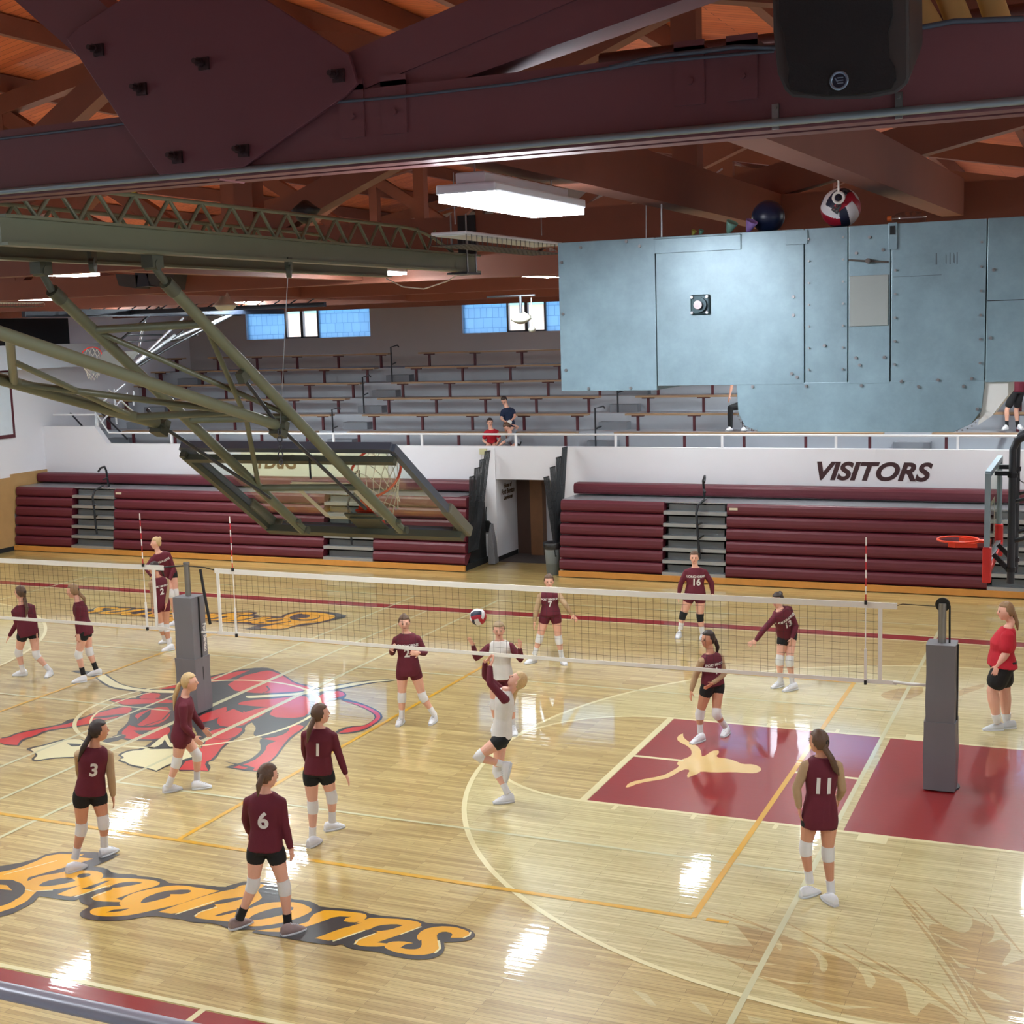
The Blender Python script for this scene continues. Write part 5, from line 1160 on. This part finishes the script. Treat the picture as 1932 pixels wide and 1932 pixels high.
    for k, (hp, kn, an) in lg.items():
        if pads:
            u1 = (hp-kn).normalized(); u2 = (an-kn).normalized()
            m = MB().tube([kn+u1*.078*H, kn+u1*.04*H, kn, kn+u2*.04*H, kn+u2*.072*H], [.064*H*bulk, .064*H*bulk, .065*H, .063*H, .058*H], 18); m.build('knee_pad', KP[pads], root)
        u = (kn-an).normalized()
        MB().tube([an+u*.10, an+u*.05, an-u*.03], [.044*H*bulk, .041*H*bulk, .043*H], 16).build('sock', KP['white'] if sock == 'white' else KP['black'], root)
        if 'f'+k in feet: h_, t_ = feet['f'+k]
        elif 'F'+k in J: h_, t_ = P(J['F'+k][0]), P(J['F'+k][1])
        else: continue
        shoe(root, h_, t_, shoes or M_SHOE)
    # hair
    hm = MB()
    def cap(q):
        x, y, z = q
        f = 1.
        if y > .30 and z < .50: f = .76
        elif y > .02 and z < -.02: f = .80
        elif y > -.25 and z < -.35: f = .80
        if z < -.66: f = .7
        return [x*f, y*f, z*f]
    hm.ell(hd+hu*.016*hs-Fd*.012*hs, .088*hs, .104*hs, .118*hs, hr, Fd, hu, n=36, m=28, fn=cap)
    ho = hm.build('hair', HR[hair], root)
    if bun: MB().ell(hd-Fd*.085*hs+hu*.085*hs, .042*hs, .04*hs, .042*hs, hr, Fd, hu).build('hair_bun', HR[hair], ho)
    if pony:
        a = hd-Fd*.095*hs+hu*.02*hs; L_ = pony[0]
        if len(pony) > 1: pts = [a] + [P(q) for q in pony[1:]]
        else: pts = [a, a-Fd*.045+UP*-.02, a-Fd*.06-UP*L_*.4, a-Fd*.045-UP*L_*.8, a-Fd*.035-UP*L_]
        n_ = len(pts); rr = [.022, .030]+[.030]*(n_-3)+[.006] if n_ > 2 else [.025, .008]
        mm = MB(); PP = []; Rr = []
        for i in range(n_-1):
            for k in range(4): PP.append(lerp(pts[i], pts[i+1], k/4)); Rr.append(rr[i]+(rr[i+1]-rr[i])*k/4)
        PP.append(pts[-1]); Rr.append(rr[-1]); mm.tube(PP, Rr, 12); mm.build('ponytail', HR[hair], ho)
        MB().cyl(a-Fd*.012, .024, .016, Fd, 14).build('hair_tie', CL['black'], ho)
    for sg in (-1, 1):
        MB().ell(hd+Fd*.083*hs+hr*sg*.029*hs+hu*.008*hs, .013*hs, .006, .0065*hs, hr, Fd, hu, n=12, m=8).build('eye', M_EYE, root)
        MB().ell(hd+Fd*.084*hs+hr*sg*.030*hs+hu*.026*hs, .017*hs, .005, .0035*hs, hr, Fd, hu, n=12, m=6).build('eyebrow', HR[hair], root)
    MB().ell(hd+Fd*.083*hs-hu*.052*hs, .022*hs, .008, .0065*hs, hr, Fd, hu, n=14, m=8).build('mouth', M_LIP, root)
    if num or txt:
        so.data.update(); bv = BVHTree.FromPolygons([v.co.copy() for v in so.data.vertices], [tuple(p.vertices) for p in so.data.polygons])
        if numside > 0: rt, nn = -LS, F
        else: rt, nn = LS, -F
        if num: m = MB(); text_on(m, num, numsz, pel+T*tl*(.60 if numside < 0 else .52), rt, T, .006, numsz*.035, 0, .95, bvh=bv, nrm=nn); m.build('jersey_number', M_NUM, so)
        if txt: m = MB(); text_on(m, txt, .058 if not sleeve else .046, pel+T*tl*.74, rt, T, .006, .0022, 0, .92, bvh=bv, nrm=nn); m.build('jersey_lettering', M_NUM, so)
    return root, P
c1 = (0,980,4.025); c2 = (0,1240,2.683); c3 = (680,1060,3.864); c4 = (1180,1020,4.83); c5 = (1440,1100,3.018)
RT, LF, CAMD, AWAY = (1,0,.0), (-1,0,0), (0,0,1), (0,0,-1)
def PP_(*a, **k): return person(*a, **k)
PP_('person in maroon with a long brown ponytail walking left behind the left net', c1,
  dict(h=(152,558), n=(165,620), sL=(125,650,-.06), sR=(215,662,.06), eL=(128,790,-.02), wL=(72,885,.0), eR=(262,770,.05), wR=(277,860,.0), p=(212,850), kL=(140,1010), aL=(172,1145), kR=(275,1030), aR=(372,1140), fL=(208,1185,95,1188), fR=(412,1160,330,1222)),
  hair='brown', pony=(.4,(185,590,.0),(205,680,-.12),(195,750,-.12)), face=(-.9,0,-.35), num='1')
PP_('person in maroon with curly light hair standing behind the left net', c1,
  dict(h=(550,545), n=(582,590), sL=(585,635,-.16), sR=(610,635,.16), eL=(590,750,-.14), wL=(592,865,-.16), eR=(640,750,.15), wR=(650,840,.1), p=(645,840), kL=(595,1025,-.06), aL=(630,1165,-.05), kR=(678,1003,.08), aR=(725,1125,.1), fL=(660,1232,545,1245), fR=(768,1180,668,1188)),
  hair='light', pony=(.25,(600,560,.0),(640,600,.0),(650,650,.0)), face=(-1,0,-.1), sock='black')
PP_('person in maroon leaning forward at the far side behind the left post', c1,
  dict(h=(1182,182), n=(1195,235), sL=(1270,262,.02), sR=(1150,262,-.05), eL=(1318,370,.05), wL=(1290,460,-.05), eR=(1125,350,-.1), wR=(1150,430,-.2), p=(1275,405,.15), kL=(1335,560,.05), aL=(1355,745,.05), kR=(1300,565,-.05), aR=(1330,740,0), fL=(1365,790,1330,795), fR=(1345,800,1300,806)),
  hair='blond', bun=True, face=(-.85,0,.5), txt='LONGHORNS', numside=1)
PP_('person in maroon vest with tan sleeves and number 2 beside the left post', c1,
  dict(h=(1168,372), n=(1190,422), sL=(1240,448,.06), sR=(1165,452,-.06), eL=(1268,555,.05), wL=(1262,620,-.02), eR=(1160,560,-.08), wR=(1160,650,-.1), p=(1220,640,.03), kL=(1262,825,.05), aL=(1285,945,0), kR=(1222,815,0), aR=(1250,905,.1), fL=(1312,990,1238,1003), fR=(1275,935,1232,942)),
  hair='dark', pony=(.3,(1225,380,.05),(1250,440,.08)), face=(-.9,-.1,.35), sleeve='tan', num='2', numside=1, numsz=.16, txt='FORT BENTON', bottom='maroon', sk='tan')
PP_('person wearing number 3 with tan sleeves and a dark ponytail, left foreground', c2,
  dict(h=(503,372), n=(480,425), sL=(415,462,-.05), sR=(540,470,.05), eL=(402,570,.12), wL=(420,650,.25), eR=(560,585,.03), wR=(572,700,.05), gR=(577,745,.05), p=(455,690), kL=(413,868), aL=(382,1005), kR=(525,835), aR=(528,945), fL=(365,1088,412,1070), fR=(512,1015,592,980)),
  hair='dark', pony=(.4,(455,400,-.05),(420,460,-.1),(395,530,-.1)), face=(.85,0,-.5), sleeve='tan', num='3', sk='tan', hem=-.08)
PP_('person in maroon in profile facing right, blond ponytail, on the red emblem', c2,
  dict(h=(962,128), n=(938,185), sR=(930,212,-.16), sL=(945,210,.16), eR=(930,330,-.18), wR=(978,400,-.14), gR=(998,420,-.14), eL=(985,300,.15), wL=(1010,335,.18), gL=(1035,360,.18), p=(920,395), kR=(895,530,-.08), aR=(857,640,-.1), kL=(998,495,.08), aL=(998,612,.1), fR=(830,688,918,668), fL=(974,670,1070,660)),
  hair='blond', pony=(.4,(905,140,0),(885,200,0),(880,270,0)), face=(1,.05,0), hem=-.28, bottom='maroon')
PP_('person wearing number 6 in maroon long sleeves and black shorts, standing on the painted word', c2,
  dict(h=(1358,602), n=(1342,662), sL=(1265,695,0), sR=(1415,708,0), eL=(1245,815,.1), wL=(1262,885,.22), eR=(1440,835,0), wR=(1470,965,-.02), gR=(1478,1000,0), p=(1345,970), kL=(1282,1150), aL=(1218,1312), kR=(1440,1165), aR=(1457,1345), fL=(1178,1378,1262,1348), fR=(1430,1412,1542,1380)),
  hair='brown', pony=(.25,(1330,600,-.08),(1310,650,-.12),(1305,705,-.12)), face=(.75,-.15,-.6), num='6', numsz=.22, shoes=M_SHOEG, sock='black', hem=-.1)
PP_('person in maroon seen from behind with a brown ponytail, right of the red emblem', c2,
  dict(h=(1625,288), n=(1612,340), sL=(1548,365,0), sR=(1685,375,0), eL=(1542,465,.12), wL=(1560,540,.22), eR=(1715,490,0), wR=(1750,590,0), gR=(1760,615,0), p=(1612,585), kL=(1584,757), aL=(1582,900), kR=(1680,705), aR=(1682,822), fL=(1566,965,1618,932), fR=(1656,880,1732,862)),
  hair='brown', pony=(.4,(1595,300,-.05),(1565,370,-.12),(1555,435,-.12)), face=(.85,.1,-.45), num='1', hem=-.1)
PP_('person wearing number 2 facing the viewer, left of the people in white', c3,
  dict(h=(320,448), n=(328,508), sR=(270,535), sL=(405,535), eR=(240,640,.05), wR=(225,640,-.15), gR=(238,622,-.2), eL=(462,645,0), wL=(430,665,-.2), gL=(392,665,-.2), p=(350,785), kR=(302,988), aR=(302,1125), kL=(455,985), aL=(533,1105), fR=(312,1160,266,1208), fL=(556,1145,502,1200)),
  hair='brown', face=(.12,-.05,1), num='2', numside=1, numsz=.17, txt='LONGHORNS', hem=-.2, bottom='maroon', bun=True)
PP_('person in white jersey with both hands raised, facing the viewer behind the net', c3,
  dict(h=(1010,500), n=(1012,562), sR=(945,590), sL=(1082,590), eR=(852,695,-.08), wR=(822,610,-.15), gR=(795,560,-.18), eL=(1172,715,-.08), wL=(1162,635,-.15), gL=(1163,585,-.18), p=(1030,850), kR=(975,1035), aR=(990,1185), kL=(1098,1055), aL=(1112,1190), fR=(985,1215,972,1250), fL=(1112,1235,1128,1275)),
  hair='ash', pony=(.3,), face=(0,-.1,1), top='white', sleeve='maroon', slv=1, hem=-.1, bottom='maroon', txt='FORT BENTON', num='1', numside=1, numsz=.13, palm=(-.3,-1,.1), curl=.15)
PP_('person in white jersey looking up, arms raised and one knee lifted', c3,
  dict(h=(1140,868), n=(1105,925), sL=(1062,955,-.16), sR=(1048,945,.16), eL=(945,885,-.12), wL=(945,775,-.05), gL=(975,705,-.02), eR=(898,820,.12), wR=(908,735,.05), gR=(950,695,0), p=(1030,1270), kL=(855,1420,-.12), aL=(1050,1480,-.08), kR=(1000,1530,.1), aR=(1068,1675,.0), fR=(1120,1748,968,1765), FL=((1100,1470,-.08),(1065,1600,-.1))),
  hair='blond', pony=(.4,(1150,900,0),(1122,960,.03),(1105,1040,.03),(1100,1100,.03)), face=(-.72,.69,0), top='white', sleeve='maroon', hem=-.1, palm=(-.3,0,1), curl=.3)
PP_('person wearing number 7 with tan sleeves, behind the net at centre', c3,
  dict(h=(1375,145), n=(1378,195), sR=(1322,222), sL=(1432,222), eR=(1288,335,-.03), wR=(1268,435,-.05), gR=(1264,475,-.05), eL=(1478,290,-.1), wL=(1515,345,-.15), gL=(1538,370,-.15), p=(1385,385), kR=(1305,560), aR=(1272,665), kL=(1446,568), aL=(1465,680), fR=(1282,730,1198,748), fL=(1470,728,1498,760)),
  hair='brown', face=(0,-.05,1), sleeve='tan', num='7', numside=1, numsz=.14, txt='FORT BENTON', bottom='maroon', hem=-.15, bun=True)
PP_('person wearing number 16 with black knee pads at the far side', c4,
  dict(h=(628,158), n=(632,222), sR=(568,258), sL=(708,258), eR=(512,378,0), wR=(492,462,0), gR=(488,495,0), eL=(782,380,0), wL=(792,455,-.02), gL=(768,495,-.05), p=(635,490), kR=(522,685), aR=(502,795), kL=(680,702), aL=(700,830), fR=(508,855,456,910), fL=(722,865,682,920)),
  hair='brown', face=(-.2,0,1), num='16', numside=1, numsz=.17, txt='LONGHORNS', pads='black', bottom='maroon', bulk=1.1, hem=-.12, bun=True)
PP_('person wearing number 13 leaning forward at the right end of the net', c4,
  dict(h=(1385,545), n=(1400,602), sR=(1345,640,-.1), sL=(1475,640,.05), eR=(1290,780,-.1), wR=(1210,880,-.15), gR=(1165,908,-.15), eL=(1555,780,.0), wL=(1518,890,-.1), gL=(1508,935,-.1), p=(1475,850,.15), kR=(1405,1090,.02), aR=(1412,1268,.05), kL=(1495,1100,-.03), aL=(1520,1285,0), fR=(1438,1325,1332,1352), fL=(1568,1352,1432,1382)),
  hair='dark', face=(-.7,-.1,.7), num='13', numside=1, numsz=.15, txt='LONGHORNS', hem=-.1, bun=True)
PP_('person with tan sleeves and dark ponytail in front of the net on the red lane', c4,
  dict(h=(750,900), n=(768,985), sR=(700,1040,-.08), sL=(850,1045,.05), eR=(652,1200,-.05), wR=(612,1325,-.05), gR=(605,1378,-.05), eL=(895,1210,0), wL=(795,1300,-.15), gL=(738,1340,-.18), p=(795,1310), kR=(677,1580), aR=(683,1735), kL=(828,1580,-.08), aL=(900,1680,0), fR=(718,1818,595,1860), fL=(950,1730,868,1815)),
  hair='dark', pony=(.3,(815,900,.05),(840,970,.05),(830,1050,.05)), face=(-.85,0,.5), sleeve='tan', num='1', numside=1, numsz=.14, txt='FORT BENTON', hem=-.04, sk='tan')
PP_('person wearing number 11 with tan sleeves seen from behind, right foreground', c5,
  dict(h=(313,905), n=(332,965), sL=(250,1005,0), sR=(418,1010,0), eL=(205,1130,0), wL=(203,1265,0), gL=(208,1312,0), eR=(440,1125,0), wR=(432,1220,.12), p=(322,1335), kL=(240,1508), aL=(263,1690), kR=(368,1540), aR=(385,1745), fL=(232,1790,300,1768), fR=(402,1835,352,1800)),
  hair='brown', pony=(.4,(350,940,-.08),(390,1000,-.12),(412,1060,-.12),(432,1095,-.1)), face=(-.6,0,-.75), sleeve='tan', num='11', numsz=.22, hem=-.24, sk='tan', short=.15)
PP_('person in a red T-shirt and black shorts standing at the right edge', c5,
  dict(h=(1378,162), n=(1412,222), sL=(1398,268,-.17), sR=(1385,262,.17), eL=(1385,375,-.2), wL=(1335,470,-.2), gL=(1318,515,-.2), eR=(1370,380,.2), wR=(1330,470,.2), p=(1362,470), kL=(1305,615,-.06), aL=(1330,785,-.06), kR=(1375,615,.08), aR=(1385,780,.1), fL=(1368,838,1250,840), fR=(1425,826,1350,830)),
  hair='light', pony=(.35,(1430,180,0),(1445,230,0),(1450,270,0)), face=(-1,-.05,.0), top='red', slv=.62, hem=-.12, bulk=1.5, short=.55, pads=None, headsz=1.08, shoes=mat('shoe_pale_grey', (196,198,200), .6))
# spectators on the upper stands
s1 = (860,740,5.368)
PP_('person in a navy T-shirt bent over a small white ball on the upper stands', s1,
  dict(h=(488,86), n=(505,125), sR=(468,165,-.05), sL=(575,165,.05), eR=(465,245,-.1), wR=(500,300,-.25), eL=(598,235,-.05), wL=(560,290,-.25), p=(540,320), kR=(520,420,-.05), aR=(520,500), kL=(565,420,-.05), aL=(565,500), FR=((525,520,.05),(515,525,-.15)), FL=((570,520,.05),(560,525,-.15))),
  base=Vector((-8.35, 14.9, 2.75)), zf=2.71, hair='dark', face=(-.25,-.55,.8), bust=False, top='navy', slv=.5, hem=-.1, bottom='navy', pads=None, H=.86, headsz=1.02)
PP_('person in a red T-shirt sitting behind the white railing', s1,
  dict(h=(345,308), n=(352,360), sR=(305,385,-.03), sL=(412,385,0), eR=(285,470,0), wR=(330,530,-.15), eL=(450,475,-.05), wL=(410,530,-.2), p=(365,530,.1), kR=(330,560,-.35), aR=(330,640,-.3), kL=(395,560,-.35), aL=(395,640,-.3), FR=((330,655,-.25),(330,660,-.5)), FL=((395,655,-.25),(395,660,-.5))),
  base=Vector((-8.75, 14.35, 2.3)), zf=2.28, hair='dark', face=(.25,-.1,.95), bust=False, top='red', slv=.55, hem=0, bottom='black', pads=None, H=.9)
PP_('person in a grey T-shirt crouching head down beside the person in red', s1,
  dict(h=(520,352), n=(545,395,.0), sR=(520,440,-.16), sL=(575,425,.12), eR=(500,500,-.18), wR=(450,535,-.2), eL=(620,360,.1), wL=(600,340,.0), p=(625,520,.05), kR=(560,560,-.25), aR=(600,640,-.1), kL=(600,560,.1), aL=(620,640,.1), FR=((610,655,-.05),(560,660,-.2)), FL=((640,655,.1),(590,660,0))),
  base=Vector((-8.05, 14.2, 2.3)), zf=2.28, hair='brown', face=(-.6,-.7,.3), bust=False, top='grey', slv=.5, hem=-.05, bottom='black', pads=None, H=.9)
s2 = (1040,700,2.166)
PP_('person in green top and black trousers sitting on the stands behind the duct', s2,
  dict(h=(800,-60), n=(795,-20), sR=(765,5,-.1), sL=(830,5,.1), eR=(722,75,-.1), wR=(722,135,-.1), eL=(850,80,0), wL=(790,130,-.1), p=(800,135,.1), kR=(732,150,-.3), aR=(732,232,-.3), kL=(790,150,-.3), aL=(790,232,-.3), FR=((738,243,-.25),(715,245,-.45)), FL=((792,243,-.25),(780,245,-.45))),
  base=Vector((-2.2, 15.6, 2.9)), zf=2.71, hair='brown', face=(-.3,-.2,.9), bust=False, top='green', slv=.4, hem=0, bottom='black', short=.98, pads=None, sock='black')
PP_('person in black shorts and socks standing right of the duct hood', s2,
  dict(h=(1910,-110), n=(1910,-75), sR=(1885,-50,-.05), sL=(1945,-50,.05), eR=(1868,10,-.05), wR=(1870,60,-.1), eL=(1960,10,0), wL=(1960,60,-.1), p=(1905,85), kR=(1862,160), aR=(1862,222), kL=(1900,160,.1), aL=(1905,222,.1), FR=((1865,238,.05),(1845,242,-.15)), FL=((1910,236,.1),(1925,240,-.1))),
  base=Vector((2.6, 14.5, 2.9)), zf=2.71, hair='brown', face=(-.3,-.2,.9), top='maroon', slv=.5, hem=0, bottom='black', short=.7, pads=None, sock='black', H=.9)
bb = at(860+545/5.368, 740+303/5.368, y=14.55)
tag(MB().ell(bb, .06, .06, .06, n=20, m=14).build('small_ball', M_WHT), 'small white ball held by the person in navy', 'ball')
# ------------------------------------------------------------------ nets, posts, ball in play
def net(x0, x1, lab, ants):
    t = empty('volleyball_net', ((x0+x1)/2, 0, 1.7)); tag(t, lab, 'volleyball net', 'volleyball nets')
    def zt(x): u = (x-x0)/(x1-x0); return 2.245-.02*math.sin(PI*u)
    n = 40; m = MB()
    m.tube([(x0-.0+(x1-x0)*k/n, 0, zt(x0+(x1-x0)*k/n)) for k in range(n+1)], .008, 6)
    tp = MB(); bt_ = MB()
    for k in range(n):
        a, b = x0+(x1-x0)*k/n, x0+(x1-x0)*(k+1)/n
        tp.bar((a,0,zt(a)-.035),(b,0,zt(b)-.035),.014,.075); bt_.bar((a,0,zt(a)-.985),(b,0,zt(b)-.985),.012,.05)
    tp.build('top_tape', M_TAPE, t); bt_.build('bottom_tape', M_TAPE, t)
    for x in (x0+.05, x1-.2): MB().box((x-.025,-.008,zt(x)-1.0),(x+.025,.008,zt(x)-.03)).build('side_tape', M_TAPE, t)
    cd = MB()
    for k in range(int((x1-x0-.25)/.1)+1):
        x = x0+.06+.1*k; w = .003*math.sin(k*1.7)
        cd.tube([(x+w,0,zt(x)-.06),(x-w,0,zt(x)-.5),(x+w*2,0,zt(x)-.97)], .0017, 4, cap=False)
    for j in range(1, 10):
        cd.tube([(x0+.05+(x1-x0-.25)*k/n, 0, zt(x0+(x1-x0)*k/n)-.055-.092*j+.004*math.sin(k*1.3+j)) for k in range(n+1)], .0017, 4, cap=False)
    o = cd.build('netting', M_NETC, t); o['kind'] = 'stuff'
    for x in ants:
        a = MB(); z0 = zt(x)-1.0
        for k in range(9):
            a.cyl((x,-.02,z0+1.0+.1*k-.05), .008, .1, n=8, mi=k % 2)
        a.cyl((x,-.02,z0+.5), .007, .9, n=8, mi=0); a.box((x-.015,-.03,z0+.03),(x+.015,-.01,z0+.42), 0)
        a.build('antenna', [M_WHT, M_RED], t)
        MB().cbox((x,-.02,z0+.0),(.03,.03,.05)).cbox((x,-.02,z0+1.0),(.03,.03,.05)).build('antenna_clip', M_PLAST, t)
    return t
net(-6.52, 3.42, 'long white-taped volleyball net across the middle of the court', (-6.18, 3.05))
net(-17.3, -7.46, 'volleyball net at the left, ending at the left padded post', (-16.9, -7.83))
def post(x, lab, pulley):
    t = empty('net_post', (x, 0, 0)); tag(t, lab, 'net post', 'padded net posts')
    MB().tube([(x,0,0),(x,0,2.28)], .045, 20).build('pole', M_STEEL, t)
    m = MB()
    for (w0, z0_, z1_) in ((.185,.02,.86),(.165,.86,1.80)):
        rs_ = []
        for k in range(12):
            z = z0_+(z1_-z0_)*k/11; q = w0*(1+.02*math.sin(9*z+x)); rs_.append([(x-q,-q,z),(x-q*.3,-q*1.04,z),(x+q,-q,z),(x+q*1.04,0,z),(x+q,q,z),(x,q*1.03,z),(x-q,q,z),(x-q*1.03,0,z)])
        m.loft([[Vector(p) for p in r] for r in rs_])
    for f in range(len(m.sm)): m.sm[f] = False
    m.build('pad', M_PAD, t)
    MB().box((x+.172,-.01,.03),(x+.19,.01,1.79)).build('pad_seam', M_PLAST, t)
    m = MB(); text_on(m, 'Fort Benton', .11, (x+.178, .10, 1.15), (0,0,-1), (0,1,0), .006, .004, 0, .8); m.build('pad_lettering', M_TAPE, t)
    MB().cyl((x+.02,.05,.012), .20, .022, n=28).build('base_plate', M_DSTEEL, t)
    if pulley:
        MB().cyl((x,-.0,2.26), .085, .03, (0,1,0), 24).build('pulley_wheel', M_PLAST, t); MB().box((x-.045,-.035,1.75),(x+.045,-.018,2.27)).build('face_plate', M_STEEL, t)
        MB().tube([(x+.08,.0,2.25),(x+.085,0,1.7)], .012, 8).build('winch_cable', M_PLAST, t)
    else:
        MB().cyl((x,0,2.3), .05, .03, n=20).build('cap', M_STEEL, t)
    return t
post(3.945, 'grey padded net post standing on the red lane at the right', True)
post(-7.03, 'grey padded net post at the left, behind the person facing right', False)
def rope(p, lab, r=.006, m=None): return tag(MB().tube(p, r, 6).build('net_rope', m or M_PLAST), lab, 'rope')
rope([(3.42,0,2.22),(3.48,0,2.24),(3.86,0,2.235)], 'rope from the top of the long net to the right post pulley')
rope([(3.38,0,1.27),(3.55,0,1.26),(3.76,0,1.26)], 'white strap from the bottom of the long net to the right post', .022, M_TAPE)
rope([(-6.53,0,2.22),(-6.7,0,2.25),(-6.98,0,2.26)], 'cord from the left end of the long net to the left post', .01)
rope([(-6.53,0,1.26),(-6.82,0,1.25)], 'white strap from the bottom of the long net to the left post', .02, M_TAPE)
rope([(-7.45,0,2.22),(-7.3,0,2.24),(-7.08,0,2.26)], 'dark cord from the left net to the left post', .012)
rope([(-7.45,0,1.26),(-7.2,0,1.25)], 'white strap from the bottom of the left net to the left post', .02, M_TAPE)
tag(MB().tube([(-6.78,0,2.22),(-6.74,.0,1.9),(-6.66,0,1.38)], .022, 8).build('hanging_strap', M_PLAST), 'black strap hanging beside the left post', 'strap')
bp_ = at(902, 1164, y=-1.5)
ball(bp_, .106, 'volleyball', 'red, white and navy volleyball in the air above the net', [V_W, V_R, V_B], twist=.3)
